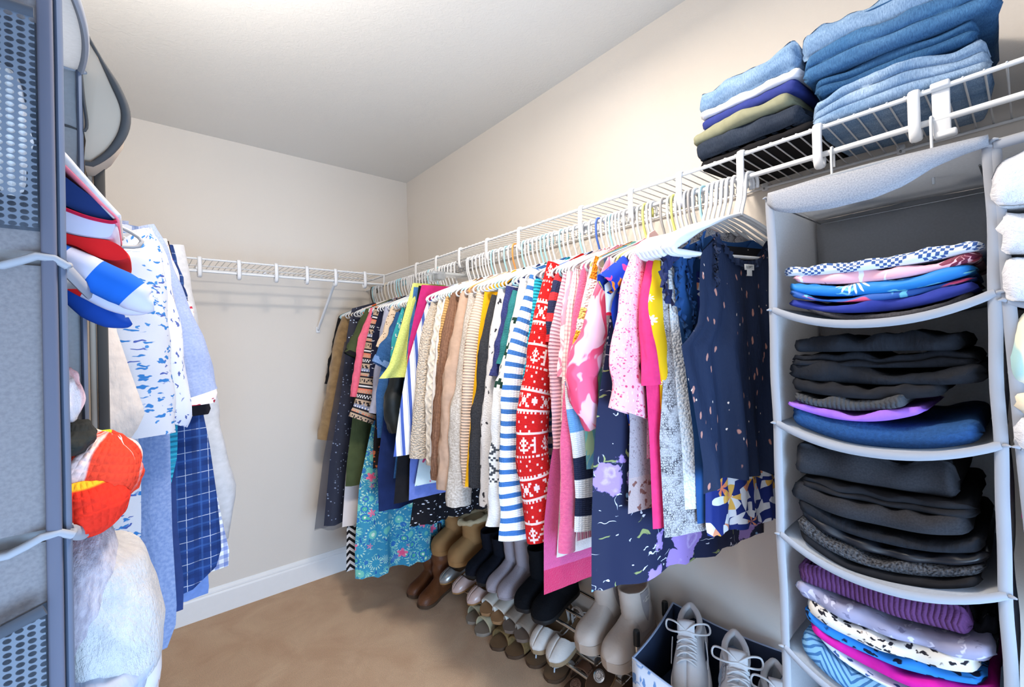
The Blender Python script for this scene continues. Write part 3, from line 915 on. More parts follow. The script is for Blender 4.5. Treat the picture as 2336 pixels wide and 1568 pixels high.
G('shirt', 'blue denim shirt with rolled cuff hanging beside the lime green capelet', 'shirt', F['denimblue'], (904, 712), sleeve=[(904, 712), (882, 765), (850, 822)], sw=.10, body=[(872, 830), (858, 900), (862, 1000)], cuff=(F['chambray'], .03))
G('dress', 'plain navy dress hanging below the dark leather jacket', 'dress', F['navy'], (912, 706), body=[(886, 850), (870, 980), (860, 1060), (864, 1168)], fold=.012)
G('top', 'turquoise and white print top beside the lime green capelet', 'top', F['turq'], (914, 700), body=[(894, 770), (888, 830)])
G('jacket', 'dark green leather jacket hanging under the lime green capelet', 'jacket', F['darkleather'], (925, 700), sleeve=[(925, 700), (892, 850), (875, 925), (888, 990)], sw=.10, hem=-.70)
G('capelet', 'lime green wool capelet flaring out from a narrow top', 'capelet', F['lime'], (946, 645), slope=False, body=[(942, 646), (912, 750), (886, 835), (864, 864)], uin=.06, fold=.008, th=.02)
G('skirt', 'blue denim skirt hanging low behind the striped dress', 'skirt', F['bluedenim'], (946, 655), slope=False, body=[(944, 655), (930, 780), (908, 1000), (898, 1092)], style='clip')
G('skirt', 'black velvet skirt hanging from clips beside the magenta skirt', 'skirt', F['black'], (957, 652), slope=False, body=[(955, 652), (940, 760), (905, 1060), (898, 1150)], style='clip')
G('skirt', 'magenta skirt hanging from clips beside the striped dress', 'skirt', F['magenta'], (964, 650), slope=False, body=[(962, 650), (945, 720), (931, 790), (925, 900)], style='clip')
G('dress', 'blue and white vertically striped dress with tied waist', 'dress', F['stripe'], (972, 690), body=[(950, 760), (930, 830), (915, 912), (904, 985), (896, 1042)], fold=.010, th=.02)
G('skirt', 'periwinkle blue skirt below the oatmeal sherpa jacket', 'skirt', F['peri'], (968, 700), slope=False, body=[(975, 700), (950, 900), (934, 1060), (932, 1142)], style='clip')
G('skirt', 'black ditsy floral skirt with ruffled hem', 'skirt', F['blackmini'], (962, 660), slope=False, body=[(985, 700), (965, 1000), (945, 1150), (938, 1205)], style='clip', fold=.012, hemwave=.012)
G('jacket', 'oatmeal sherpa jacket with wide sleeve beside the striped dress', 'jacket', F['sherpa'], (984, 690), sleeve=[(984, 690), (962, 760), (946, 900), (935, 1046)], sw=.10, hem=-.62, wr=.05)
G('sweater', 'cream cable knit sweater next to the oatmeal sherpa jacket', 'sweater', F['cream'], (1000, 684), sleeve=[(1000, 684), (984, 780), (972, 900), (974, 1062)], sw=.08, hem=-.66)
G('top', 'green leaf print top showing below the oatmeal sherpa jacket', 'top', F['greenprint'], (975, 690), body=[(985, 800), (965, 1000), (946, 1110)])
G('shirt', 'white cotton shirt next to the cream cable knit sweater', 'shirt', F['white'], (1012, 682), sleeve=[(1012, 682), (996, 780), (986, 900), (982, 1042)], sw=.07, hem=-.66)
G('cardigan', 'gold beige ribbed cardigan next to the brown sweater', 'cardigan', F['goldrib'], (1018, 676), sleeve=[(1018, 676), (1004, 740), (996, 840), (992, 960)], sw=.06, hem=-.62)
G('sweater', 'brown rib knit sweater next to the taupe sweatshirt', 'sweater', F['brown'], (1030, 668), sleeve=[(1030, 668), (1010, 760), (996, 870), (985, 1010), (984, 1096)], sw=.085, hem=-.66)
G('sweatshirt', 'taupe sweatshirt with raised sleeve seams', 'sweatshirt', F['taupe'], (1052, 664), sleeve=[(1052, 664), (1030, 770), (1012, 870), (1004, 1000), (1000, 1118)], sw=.085, hem=-.68)
G('sweater', 'pale oatmeal heather sweater with long cuff', 'sweater', F['oat'], (1070, 668), sleeve=[(1070, 668), (1050, 800), (1036, 900), (1024, 1020), (1022, 1156)], sw=.09, hem=-.75)
G('sweater', 'pale beige ribbed sweater beside the mustard yellow top', 'sweater', F['beigerib'], (1090, 662), sleeve=[(1090, 662), (1066, 760), (1054, 870), (1052, 1000), (1058, 1112)], sw=.085, hem=-.70, smat=F['beigerib'])
G('top', 'mustard yellow top between the beige and charcoal sweaters', 'top', F['yellow'], (1104, 662), body=[(1092, 760), (1080, 900), (1064, 1113)])
G('sweater', 'charcoal gray wool sweater with long sleeve', 'sweater', F['charcoal'], (1122, 672), sleeve=[(1122, 672), (1098, 770), (1083, 900), (1071, 1000), (1071, 1114)], sw=.095, hem=-.72)
G('sweater', 'white and black speckled fuzzy sweater', 'sweater', F['speckle'], (1138, 658), sleeve=[(1138, 658), (1120, 760), (1110, 870), (1099, 1000), (1097, 1156)], sw=.07, hem=-.74, smat=F['speckle'])
G('sweater', 'indigo blue knit sweater next to the teal sweater', 'sweater', F['indigo'], (1155, 652), sleeve=[(1155, 652), (1137, 760), (1119, 857)], sw=.07, hem=-.6)
G('sweater', 'dark teal knit sweater next to the white mohair sweater', 'sweater', F['teal'], (1170, 662), sleeve=[(1170, 662), (1152, 730), (1134, 830)], sw=.07, hem=-.6)
G('sweater', 'white mohair sweater with dark fair isle bands', 'sweater', F['fair_w'], (1188, 635), sleeve=[(1188, 635), (1155, 790), (1126, 900), (1118, 1050), (1113, 1200)], sw=.085, hem=-.80)
G('sweater', 'blue and white striped knit sweater', 'sweater', F['bluestripe'], (1214, 610), sleeve=[(1214, 610), (1182, 720), (1158, 800), (1146, 900), (1139, 1080), (1142, 1180), (1139, 1234)], sw=.10, hem=-.78, wr=.05, flare=[1, 1, 1, 1, 1.0])
G('sweater', 'bright teal ribbed sweater between the striped and red sweaters', 'sweater', F['tealrib'], (1220, 636), sleeve=[(1220, 636), (1203, 760), (1190, 860), (1188, 970)], sw=.06, hem=-.6)
G('sweater', 'red holiday sweater with white knitted trees and snowflakes', 'sweater', F['redfair'], (1250, 596), sleeve=[(1250, 596), (1225, 700), (1202, 820), (1182, 930), (1181, 1060), (1194, 1150), (1205, 1240)], sw=.105, hem=-.80, wr=.07, zs=-.165)
G('cardigan', 'navy and red striped cardigan right behind the pale pink sweater', 'cardigan', F['navyred'], (1271, 616), sleeve=[(1271, 616), (1254, 680), (1246, 780)], sw=.05, hem=-.5)
G('sweater', 'pale pink ribbed sweater next to the red holiday sweater', 'sweater', F['pinkrib'], (1288, 622), sleeve=[(1285, 622), (1265, 720), (1253, 790), (1256, 900), (1264, 1024)], sw=.06, hem=-.64)
G('blouse', 'pink and white marbled blouse next to the pale pink sweater', 'blouse', F['marble'], (1294, 618), sleeve=[(1294, 618), (1280, 720), (1270, 860)], sw=.055, hem=-.6)
G('sweater', 'pink and cream ribbed sweater next to the marbled blouse', 'sweater', F['pinkcream'], (1309, 612), sleeve=[(1309, 612), (1292, 720), (1284, 850), (1282, 960)], sw=.055, hem=-.6)
G('cardigan', 'long rose pink mohair cardigan with magenta band at the hem', 'cardigan', F['pinkmohair'], (1277, 616), body=[(1302, 700), (1290, 850), (1272, 960), (1254, 1060), (1239, 1200), (1239, 1348)], th=.012, tilt=-.02)
G('sweater', 'white fuzzy sweater showing its hem behind the bright pink sleeve', 'sweater', F['whitefuzz'], (1281, 606), body=[(1300, 800), (1282, 1000), (1268, 1272)], th=.010)
G('sweater', 'bright pink boucle sweater with fuzzy long sleeve', 'sweater', F['pinkfuzz'], (1328, 602), sleeve=[(1328, 602), (1310, 700), (1294, 830), (1283, 930), (1280, 1100), (1275, 1262)], sw=.05, hem=-.82, smat=F['pinkfuzz'])
G('sweater', 'orange and white fringed fuzzy sweater', 'sweater', F['orangefuzz'], (1358, 584), sleeve=[(1358, 584), (1330, 690), (1304, 790), (1287, 870)], sw=.06, hem=-.5)
G('sweater', 'chunky knit sweater with navy white and blue stripes', 'sweater', F['chunk'], (1350, 590), sleeve=[(1350, 590), (1315, 750), (1290, 880), (1300, 1000), (1312, 1090), (1310, 1214)], sw=.075, hem=-.84, wr=.05)
G('top', 'aqua tie-dye top showing below the pink brush print blouse', 'top', F['aqua'], (1366, 588), body=[(1345, 800), (1335, 960), (1340, 1072)])
G('sweater', 'pink and white ribbed sweater showing its hem below the chunky striped sweater', 'sweater', F['pinkrose_h'], (1338, 598), body=[(1340, 800), (1320, 1000), (1313, 1235)])
G('blouse', 'hot pink and white brush print blouse with gathered cuff', 'blouse', F['brush'], (1388, 586), sleeve=[(1388, 586), (1356, 660), (1323, 760), (1291, 855), (1312, 930), (1338, 986)], sw=.082, hem=-.58, wr=.10, flare=[.9, 1, 1.15, 1.1, .62], rw=.02)
G('top', 'gray lace top between the pink brush blouse and pink speckled blouse', 'top', F['lacegray'], (1402, 600), body=[(1385, 680), (1376, 800), (1372, 850)])
G('blouse', 'royal blue tropical print blouse with short puffed sleeve', 'blouse', F['multi'], (1420, 584), sleeve=[(1420, 584), (1394, 606), (1368, 628)], sw=.05, body=[(1392, 700), (1420, 900), (1440, 1000), (1462, 1122)], rw=.02)
G('blouse', 'white blouse with red triangle print under the tropical blouse', 'blouse', F['sail'], (1418, 610), body=[(1378, 650), (1382, 720)])
G('tunic', 'navy and pink mini floral tunic beside the pink speckled blouse', 'tunic', F['minifloral'], (1408, 600), body=[(1390, 740), (1374, 880), (1376, 935)])
G('dress', 'long navy dress with large lilac flowers hanging above the boots', 'dress', F['bigfloral'], (1412, 596), body=[(1385, 800), (1366, 930), (1358, 1050), (1355, 1200), (1356, 1354)], th=.014, fold=.008, inner=.30, hemwave=.006)
G('top', 'gray lace top with brown flowers at the hem', 'top', F['lacebrown'], (1430, 598), body=[(1420, 800), (1436, 960), (1430, 1172)], th=.008)
G('blouse', 'pale pink speckled blouse with flared ruffle sleeve', 'blouse', F['pinkspeck'], (1444, 576), sleeve=[(1444, 576), (1418, 650), (1404, 740), (1394, 830), (1400, 880), (1390, 930)], sw=.085, hem=-.66, wr=.10, flare=[.7, .85, 1, 1.1, .95, 1.35], rw=.02)
G('shirt', 'hot pink linen shirt beside the yellow daisy blouse', 'shirt', F['hotpink'], (1478, 588), sleeve=[(1478, 588), (1462, 680), (1462, 780), (1466, 880)], sw=.05, body=[(1468, 700), (1474, 880), (1482, 1000), (1490, 1208)], th=.010)
G('blouse', 'yellow blouse with white daisies', 'blouse', F['yellowfloral'], (1492, 590), sleeve=[(1492, 590), (1478, 680), (1490, 800), (1508, 900), (1512, 985)], sw=.045, hem=-.6)
G('top', 'gray snakeskin print top beside the white dotted blouse', 'top', F['snake'], (1512, 586), body=[(1512, 700), (1516, 850), (1506, 1000), (1512, 1120), (1517, 1228)], th=.012)
G('blouse', 'white clip dot blouse beside the deep blue top', 'blouse', F['whitedot'], (1526, 582), zt=-.135, body=[(1528, 720), (1540, 850), (1553, 1000), (1563, 1164)], th=.008)
G('top', 'deep blue top with ruffled shoulder under the white hangers', 'top', F['deepblue'], (1543, 576), zt=-.135, body=[(1540, 660), (1566, 850), (1584, 1000), (1591, 1196)], th=.008)
# ------------------------------------------------------------------ place them
HSTYLE = {}
def alpha_for(px):
    return radians(interp(px, [760, 1000, 1250, 1450, 1580], [2, 4, 8, 13, 17]))
order = []
for i, d in enumerate(SPECS):
    al = alpha_for(d['sh'][0])
    tip = .205 if d['sh'][0] < 1478 else .232
    y = hit(d['sh'][0], 600, 0, XH-tip*cos(al))[1]
    d['al'] = al
    d['yh'] = y-tip*sin(al)
    d['seed'] = 100+i*7
    order.append(d)
order.sort(key=lambda d: -d['yh'])
MINGAP = .012
for a, b in zip(order, order[1:]):          # no two hangers in the same spot
    if a['yh']-b['yh'] < MINGAP: b['yh'] = a['yh']-MINGAP
lim = -2.244
for d in order[::-1]:                       # squeeze back from the near end of the rod
    d['yh'] = max(d['yh'], lim); lim = d['yh']+MINGAP
for i, d in enumerate(order):
    g = [abs(order[j]['yh']-d['yh']) for j in (i-1, i+1) if 0 <= j < len(order)]
    d['gap'] = float(np.clip(sum(g)/len(g), .012, .07))
    d['O'], d['cv'] = plane_of(d['yh'], d['al'])
    d['rot'] = pi-d['al']
SHORT = lambda l: ' '.join(l.split(' ')[:])
def hstyle(i, d):
    x = d['sh'][0]
    if d.get('style'): return d['style']
    if x >= 1478: return 'wide'
    return {0: 'black', 2: 'beige', 4: 'blue', 12: 'blue'}.get(i) or ('blue' if i in (31, 33, 36, 38, 40, 44) else 'orange' if i == 32 else 'navy' if i == 42 else 'lime' if i in (51, 56) else 'gray' if i in (54, 60) else 'white')
GO = {}
for i, d in enumerate(order):
    o = build_garment(d)
    GO[d['label']] = o
    words_ = d['label'].split(' ')
    add_hanger(hstyle(i, d), d['O'], d['rot'], 'holding up the '+' '.join(words_[:9]))
# the outer sheer layer of the tulle dress
td = next(d for d in order if 'tulle' in d['label'])
bp = [td['cv'](*q) for q in [(786, 780), (764, 900), (738, 1050), (719, 1212)]]
me = body_mesh('tulle_overskirt', F['tulle'], bp[0][1], bp[0][1], [b[1] for b in bp], [b[0] for b in bp], .034, .014, 9, slope=False, hemwave=.01, inner=.25)
tag(link('tulle_overskirt', me, GO[td['label']]), 'sheer gray tulle overskirt')
# bare hangers squeezed between the garments
def brief(d):
    return ' '.join(d['label'].replace(' and ', ' ').split(' ')[:5])
k = 0
for a, b in zip(order, order[1:]):
    n = min(2, int((a['yh']-b['yh'])/.034))
    for j in range(n):
        y = a['yh']-(a['yh']-b['yh'])*(j+1)/(n+1)
        wh = '' if n == 1 else ('farther ' if j == 0 else 'nearer ')
        st = 'white' if k % 6 else 'blue'
        add_hanger(st, (XH, y, ROD_Z), b['rot'], '', lab=wh+'empty '+('white' if st == 'white' else 'pale blue')+' hanger just before the '+brief(b))
        k += 1
# ------------------------------------------------------------------ the near end of the rod, seen almost face on
def near_frame(hx, hy, al):
    yh = hit(hx, hy, 0, XH)[1]
    O, cv = plane_of(yh, al)
    return O, cv
AL = radians(17)
yN = -2.292
UC = .032
def near_piece(y, name, label, cat, mat, left, **k):
    O, cv = plane_of(y, AL)
    bp = [cv(*q) for q in left]
    zb = [b[1] for b in bp]; ub = [b[0] for b in bp]
    for i in range(1, len(zb)):
        if zb[i] >= zb[i-1]: zb[i] = zb[i-1]-.01
    me = body_mesh(name, mat, zb[0], zb[0], zb, ub, k.get('th', .008), k.get('fold', .005), k.get('seed', 3), slope=False, inner=k.get('inner', .2), hemwave=k.get('hemwave', .004), tilt=k.get('tilt', 0), uin=k.get('uin'), nr=40, nc=30)
    o = link(name, me, None, O)
    o.rotation_euler = (0, 0, pi-AL)
    return tag(o, label, cat), O, cv
add_hanger('wide', (XH, -2.258, ROD_Z), pi-AL, 'holding up the bird of paradise shorts')
o, O, cv = near_piece(-2.258, 'shorts', 'navy shorts with white and orange bird of paradise print', 'shorts', F['paradise'], [(1588, 620), (1600, 900), (1606, 1060), (1607, 1196), (1612, 1222)], uin=-.10, th=.010, hemwave=.006)
add_hanger('wide', (XH, -2.274, ROD_Z), pi-AL, 'holding up the black sequin top')
o, O, cv = near_piece(-2.274, 'top', 'black sequin top mostly hidden behind the navy copper top', 'top', F['blackglit'], [(1640, 560), (1620, 700), (1612, 900), (1625, 1060)], inner=.19, th=.006)
# navy sleeveless top with copper dashes
O, cv = plane_of(yN, AL)
edge = [cv(*q) for q in [(1598, 590), (1594, 640), (1592, 700), (1584, 742), (1562, 772), (1546, 790), (1553, 830), (1570, 900), (1588, 1000), (1598, 1060), (1600, 1112)]]
zneck = cv(1681, 606)[1]; zst = cv(1640, 540)[1]
nr, nc = 60, 40
ff = fold_field(21, 8)
zb = [e[1] for e in edge]; ub = [e[0] for e in edge]
P = np.zeros((nr, 2*nc+1, 3)); UV = np.zeros((nr, 2*nc+1, 2))
us = .155
for j in range(2*nc+1):
    fr = 1 if j <= nc else -1
    s = 1-2*(j/nc) if j <= nc else -1+2*((j-nc)/nc)
    a = abs(s)
    ztop = interp(a, [0, .25, .45, .56, .62, .95, 1], [zneck, zneck+.006, zneck+.035, zst-.008, zst, zst-.035, zb[0]])
    if fr < 0: ztop += .012*(1-a)
    for i in range(nr):
        t = (i/(nr-1))**1.1
        z = ztop*(1-t)+(zb[-1]-.006*sin(7*s)+(.012*sin(3.2*s+1)))*t
        uo = interp(-z, [-q for q in zb], ub)
        ui = -interp(-z, [-q for q in zb], ub)+2*UC
        u = (uo+ui)/2+(uo-ui)/2*s
        w = fr*.012*max(0, 1-a**3)**.5*min(1, .2+3*t)+(.003+.011*t)*ff(s, t)*min(1, 3*t)
        P[i, j] = (u, w, z); UV[i, j] = (u+(0 if fr > 0 else .7), z)
nt = link('top', gridmesh('top', P, F['copper'], UV), None, O)
nt.rotation_euler = (0, 0, pi-AL)
tag(nt, 'navy sleeveless top with copper dashes and ruffled neckline facing out', 'top')
def ruffle(parent, pts, amp, r, seed, mat, name='ruffle'):
    Q = smoothpath(pts, 60)
    w = Wob(seed, 1, 5, 9)
    V, U = [], []
    rows = []
    for i, p in enumerate(Q):
        t = i/59
        rows.append([p+np.array([0, 0, r])+np.array([.4*amp*w(t+.3), amp*w(t)+.003, 0]), p+np.array([0, amp*.4*w(t)+.004, 0]), p+np.array([0, 0, -r])+np.array([.4*amp*w(t+.7), amp*w(t+.15)+.004, 0])])
    P = np.array(rows)
    return link(name, gridmesh(name, P, mat, P[..., [0, 2]]), parent)
nk = [(u+UC, .006, interp(abs(u)/us, [0, .25, .45, .56, .62], [zneck, zneck+.006, zneck+.035, zst-.008, zst])) for u in np.linspace(-us*.6, us*.6, 9)]
ruffle(nt, [np.array(q) for q in nk], .006, .009, 3, F['copper'], 'neck_ruffle')
for s in (-1, 1):
    ruffle(nt, [np.array((UC+s*.098, .006, zst-.002)), np.array((UC+s*.102, .010, zst-.05)), np.array((UC+s*.106, .013, zst-.11))], .007, .010, 5+s, F['copper'], 'strap_ruffle')
# the woven label inside the neckline
lb = put('neck_label', [rbox((.0, 0, 0), (.030, .0012, .013), .0004)], fab('white_label_satin', '#e9ecee', 'weave'), nt)
lb.location = (UC+.004, -.004+.020, zneck-.006); lb.rotation_euler = (0, 0, radians(180)); 
put('size_tab', [rbox((.0, 0, -.013), (.016, .0011, .014), .0004)], lb.data.materials[0], lb)
tc = bpy.data.curves.new('lettering', 'FONT'); tc.body = 'LOFT'; tc.size = .0085; tc.align_x = 'CENTER'; tc.align_y = 'CENTER'; tc.extrude = .0002
tc.materials.append(plain('label_ink', '#3a3d44', .8, .2))
_tmp = bpy.data.objects.new('lettering', tc)
COL.objects.link(_tmp)
bpy.context.view_layer.update()
tme = bpy.data.meshes.new_from_object(_tmp.evaluated_get(bpy.context.evaluated_depsgraph_get()))
bpy.data.objects.remove(_tmp)
to = link('lettering', tme, lb, (0, -.0008, 0)); to.rotation_euler = (radians(90), 0, 0)
add_hanger('wide', (XH, yN+.003, ROD_Z), pi-AL, 'nearest the gray organizer, holding the copper dash top')
add_hanger('wide', (XH, yN+.012, ROD_Z), pi-AL, 'just behind the hanger of the copper dash top')
# ruffles on the deep blue top
dbt = next(v for k_, v in GO.items() if k_.startswith('deep blue top'))
dd = next(d for d in SPECS if d['label'].startswith('deep blue top'))
c_ = dd['cv']
for pts, m in (([(1540, 556), (1510, 610), (1500, 640), (1520, 690)], F['navyruf']), ([(1560, 560), (1530, 640), (1545, 720), (1556, 790), (1566, 860)], F['ruffle']), ([(1590, 548), (1560, 640), (1572, 740)], F['ruffle'])):
    ruffle(dbt, [np.array((c_(*q)[0], .012, c_(*q)[1])) for q in pts], .010, .016, int(pts[0][0]), m, 'shoulder_ruffle')
# coral spotted collar standing up behind the pale pink speckled blouse
ps = next(d for d in SPECS if d['label'].startswith('pale pink speckled'))
q = [ps['cv'](*a) for a in ((1482, 600), (1490, 530), (1502, 522), (1530, 560), (1524, 585))]
cl_ = GO[ps['label']]
V = [(u, w, z) for w in (-.02, -.012) for u, z in q]
n = len(q)
put('collar', (np.array(V), [tuple(range(n)), tuple(range(n, 2*n))[::-1]]+[(i, (i+1) % n, n+(i+1) % n, n+i) for i in range(n)]), fab('peach_red_spot', blobs('#f3c6bd', [('#cf5048', 60, .28, 1.8, .8, .01)])), cl_, smooth=False)
# faux-fur hem peeping out beside the shorts
o, O, cv = near_piece(-2.250, 'cardigan', 'gray fuzzy cardigan peeping out beside the bird of paradise shorts', 'cardigan', F['furgray'], [(1600, 700), (1612, 900), (1612, 1000)], inner=.275, th=.012)
# ------------------------------------------------------------------ hanging fabric organizers
M_ORG = fab('gray_nonwoven_fabric', heather('#c0c4ca', '#b2b6bc', 300), 'weave', .9, .1)
M_ORGIN = fab('gray_nonwoven_lining', heather('#d2d6dc', '#c4c8ce', 220), 'weave', .95, .1)
for m_ in (M_ORG, M_ORGIN):          # thin non-woven cloth lets some light through
    t_ = m_.node_tree
    pb = t_.nodes['Principled BSDF']; mo = t_.nodes['Material Output']
    tr = t_.nodes.new('ShaderNodeBsdfTranslucent'); mx = t_.nodes.new('ShaderNodeMixShader')
    tr.inputs[0].default_value = srgb('#c8ccd2'); mx.inputs[0].default_value = .55
    t_.links.new(pb.outputs[0], mx.inputs[1]); t_.links.new(tr.outputs[0], mx.inputs[2]); t_.links.new(mx.outputs[0], mo.inputs[0])
M_BIND = fab('pale_gray_twill_binding', heather('#a3a7b0', '#8d929d', 420), 'weave', .9, .1)
def organizer(label, xf, xb, y0, y1, zl, sags, hooks_y, seed, valance=True, rod_x=XH, lean=0.0, bind=None):
    bind = bind or M_BIND
    """front opening at xf, back at xb, between y0 and y1 (y0 further from the viewer); zl = front heights, top first"""
    out = 1 if xf > xb else -1
    root = empty('hanging_organizer', (xf, y0, zl[-1]), label, 'organizer')
    B = np.array((xf, y0, zl[-1]))
    w = Wob(seed, 2, 6, 2.2)
    nz, nd = 60, 12
    lx = lambda z: lean*(zl[0]-z)
    for y, sg in ((y0, 1), (y1, -1)):
        P = np.zeros((nz, nd, 3)); UV = np.zeros((nz, nd, 2))
        for i, z in enumerate(np.linspace(zl[0], zl[-1], nz)):
            k = np.searchsorted([-q for q in zl], -z)
            k = min(max(k, 1), len(zl)-1)
            ph = (z-zl[k])/(zl[k-1]-zl[k])
            for j, t in enumerate(np.linspace(0, 1, nd)):
                bil = .007*sin(pi*ph)*sin(pi*min(1, t*1.2))+.001*w(z*1.5, t)
                P[i, j] = (xf+(xb-xf)*t, y+sg*bil+lx(z), z-B[2]+B[2]); UV[i, j] = (t*.3, z)
        me = gridmesh('side_panel', P-B, M_ORGIN, UV)
        sp = link('side_panel', me, root)
        md = sp.modifiers.new('thick', 'SOLIDIFY'); md.thickness = .003; md.offset = 0
        # front edge binding
        pts = [(xf+out*.001, y+lx(z)+.0014*w(z*1.2, .2), z) for z in np.linspace(zl[0], zl[-1], 40)]
        put('edge_binding', [tube(np.array(pts)-B, .0030, 8, flat=((0, 1, 0), 2.5))], bind, sp)
    P = np.zeros((20, 14, 3)); UV = np.zeros((20, 14, 2))
    for i, z in enumerate(np.linspace(zl[0], zl[-1], 20)):
        for j, t in enumerate(np.linspace(0, 1, 14)):
            P[i, j] = (xb-out*.006*w(z*3, t*2), y0+(y1-y0)*t+lx(z), z); UV[i, j] = (t*.3, z)
    bp_ = link('back_panel', gridmesh('back_panel', P-B, M_ORGIN, UV), root)
    md = bp_.modifiers.new('thick', 'SOLIDIFY'); md.thickness = .003
    for k, z in enumerate(zl):
        sag = sags[k]
        na, nd2 = 21, 10
        P = np.zeros((nd2, na, 3)); UV = np.zeros((nd2, na, 2))
        def zz(t, d):
            q = (1-abs(2*t-1)**2.2)
            return z-sag*q*(1-.55*d)
        for i, d in enumerate(np.linspace(0, 1, nd2)):
            for j, t in enumerate(np.linspace(0, 1, na)):
                P[i, j] = (xf+(xb-xf)*d+out*.010*(1-abs(2*t-1)**2)*(1-d), y0+(y1-y0)*t+lx(z), zz(t, d)); UV[i, j] = (t*.3, d*.3)
        nm = 'shelf' if k else 'top_panel'
        so = link(nm, gridmesh(nm, P-B, M_ORGIN, UV), root)
        md = so.modifiers.new('thick', 'SOLIDIFY'); md.thickness = .006; md.offset = 1 if k == 0 else -1
        pts = [P[0, j]+np.array([out*.002, 0, -.003]) for j in range(na)]
        if k or not valance:
            put('shelf_binding', [tube(np.array(pts)-B, .0036, 8, flat=((0, 0, 1), 2.0))], M_BIND, so)
        # pinched seam ends at the two front corners
        for y, sg in ((y0, 1), (y1, -1)):
            a = np.array((xf, y+lx(z), z-.004))
            put('seam_tail', [tube(np.array([a+(-out*.02, -sg*.004, -.002), a+(0, 0, 0), a+(out*.006, sg*.006, .002), a+(out*.006, sg*.010, .001)])-B, [.003, .0035, .0026, .0012], 8)], M_BIND, so)
    if valance:
        na = 25
        P = np.zeros((6, na, 3)); UV = np.zeros((6, na, 2))
        for j, t in enumerate(np.linspace(0, 1, na)):
            h = interp(t, [0, .05, .15, .35, .55, .68, .80, .92, 1], [.020, .038, .050, .058, .056, .046, .026, .016, .012])
            for i, d in enumerate(np.linspace(0, 1, 6)):
                P[i, j] = (xf+out*(.004+.010*sin(pi*d)*(.4+.6*sin(pi*t))), y0+(y1-y0)*t, zl[0]+.004-h*d+.004*sin(pi*t)); UV[i, j] = (t*.3, d*.06)
        v = link('front_valance', gridmesh('front_valance', P-B, M_BIND, UV), root)
        md = v.modifiers.new('thick', 'SOLIDIFY'); md.thickness = .004
        # thin wire stiffener sewn inside the roof
        put('wire_frame', [tube(np.array([(xf-out*.05, y0-.012, zl[0]-.02), (xb+out*.012, y0-.012, zl[0]-.012), (xb+out*.012, y1+.012, zl[0]-.012), (xf-out*.05, y1+.012, zl[0]-.02)])-B, .0016, 6)], M_STEEL, root)
    for yy in hooks_y:
        rx = rod_x
        hkp = smoothpath([(rx-.004, yy, zl[0]-.01), (rx-.010, yy, ROD_Z-.05), (rx-.0095, yy, ROD_Z), (rx, yy, ROD_Z+.009), (rx+.0095, yy, ROD_Z+.001), (rx+.009, yy, ROD_Z-.03)], 24)
        put('hook', [tube(hkp-B, .0022, 8)], M_WIRE, root)
    return root
ZL = [1.585, 1.364, 1.142, .925, .706, .49]
organizer('gray hanging fabric organizer of open shelves beside the copper dash top', -.45, -.155, -2.382, -2.676, ZL, [-.004, .036, .034, .042, .048, .03], [-2.452, -2.602], 3)
organizer('second gray hanging organizer half cut off beside the first one', -.45, -.155, -2.681, -2.975, [1.578, 1.352, 1.142, .905, .70], [.0, .03, .03, .03, .03], [-2.76, -2.9], 5, valance=False, lean=-.035)

def folded(name, label, cat, mat, xf, yc, z0, w, dep, t, layers=2, sag=0.0, yaw=0.0, roll=0.0, pitch=0.0, seed=1, rough=1.0, group=None, side=1, taper=.3, bulge=0.0, skew=0.0):
    """a folded piece of clothing: rounded fold noses to the front; local x runs inward from the front, y along the front"""
    wb = Wob(seed, 1, 5, 1.6/max(w, .1)); wb2 = Wob(seed+50, 2, 6, 5.0); wb3 = Wob(seed+90, 1, 4, 1.2/max(w, .1)); wb4 = Wob(seed+120, 2, 6, 7.0)
    g = np.random.default_rng(seed)
    pr = []
    tl = t/layers
    offs = g.uniform(0, .012, layers)*rough; offs[0 if layers > 1 else -1] = 0
    for q in np.linspace(1, .06, 6): pr.append((q*dep, 0.0))
    for l in range(layers):
        for a in np.linspace(-80, 80, 7):
            nose = min(tl*.5, .022)
            pr.append((offs[l]+nose*(1-cos(radians(a))), tl*(l+.5)+tl*.5*sin(radians(a))/sin(radians(80))))
    for q in np.linspace(.06, 1, 6): pr.append((q*dep, t))
    pr = np.array(pr)
    na = 52
    secs = []; UV = []
    arc = np.r_[0, np.cumsum(np.linalg.norm(np.diff(pr, axis=0), axis=1))]
    for i in range(na):
        s = -1+2*i/(na-1)
        a = s*w/2
        e = min(1, (1-abs(s))/.10)
        k = taper+(1-taper)*sqrt(max(0, 1-(1-e)**2))
        hk_ = (1+.16*rough*wb(a)+bulge*(1-s*s)+skew*s)*k
        pts = []
        for (d, z) in pr:
            fr = max(0, 1-d/.05)
            dd_ = d+.006*rough*wb3(a)*fr+(1-e)**2*.018*fr
            n = .0022*rough*wb2(a*2, d*2+z*9)+.0009*wb4(a*3+z*20, d*4)
            zz = z*hk_+(1-k)*t*.32-sag*(1-abs(s)**2.2)*(1-.5*min(1, d/.28))+n*(z/t if t else 0)+.003*rough*wb3(a+.37)*(z/t)
            pts.append((dd_, a*(1+.02*wb2(z*20, d*3)), zz))
        secs.append(pts)
        UV += [(a, q) for q in arc]
    V, Fc = loft(secs)
    me = mesh(name, V, Fc, mat, UV)
    o = link(name, me, None, (xf, yc, z0))
    o.rotation_euler = (roll, pitch, yaw+(pi if side < 0 else 0))
    return tag(o, label, cat, group)
FS = {}
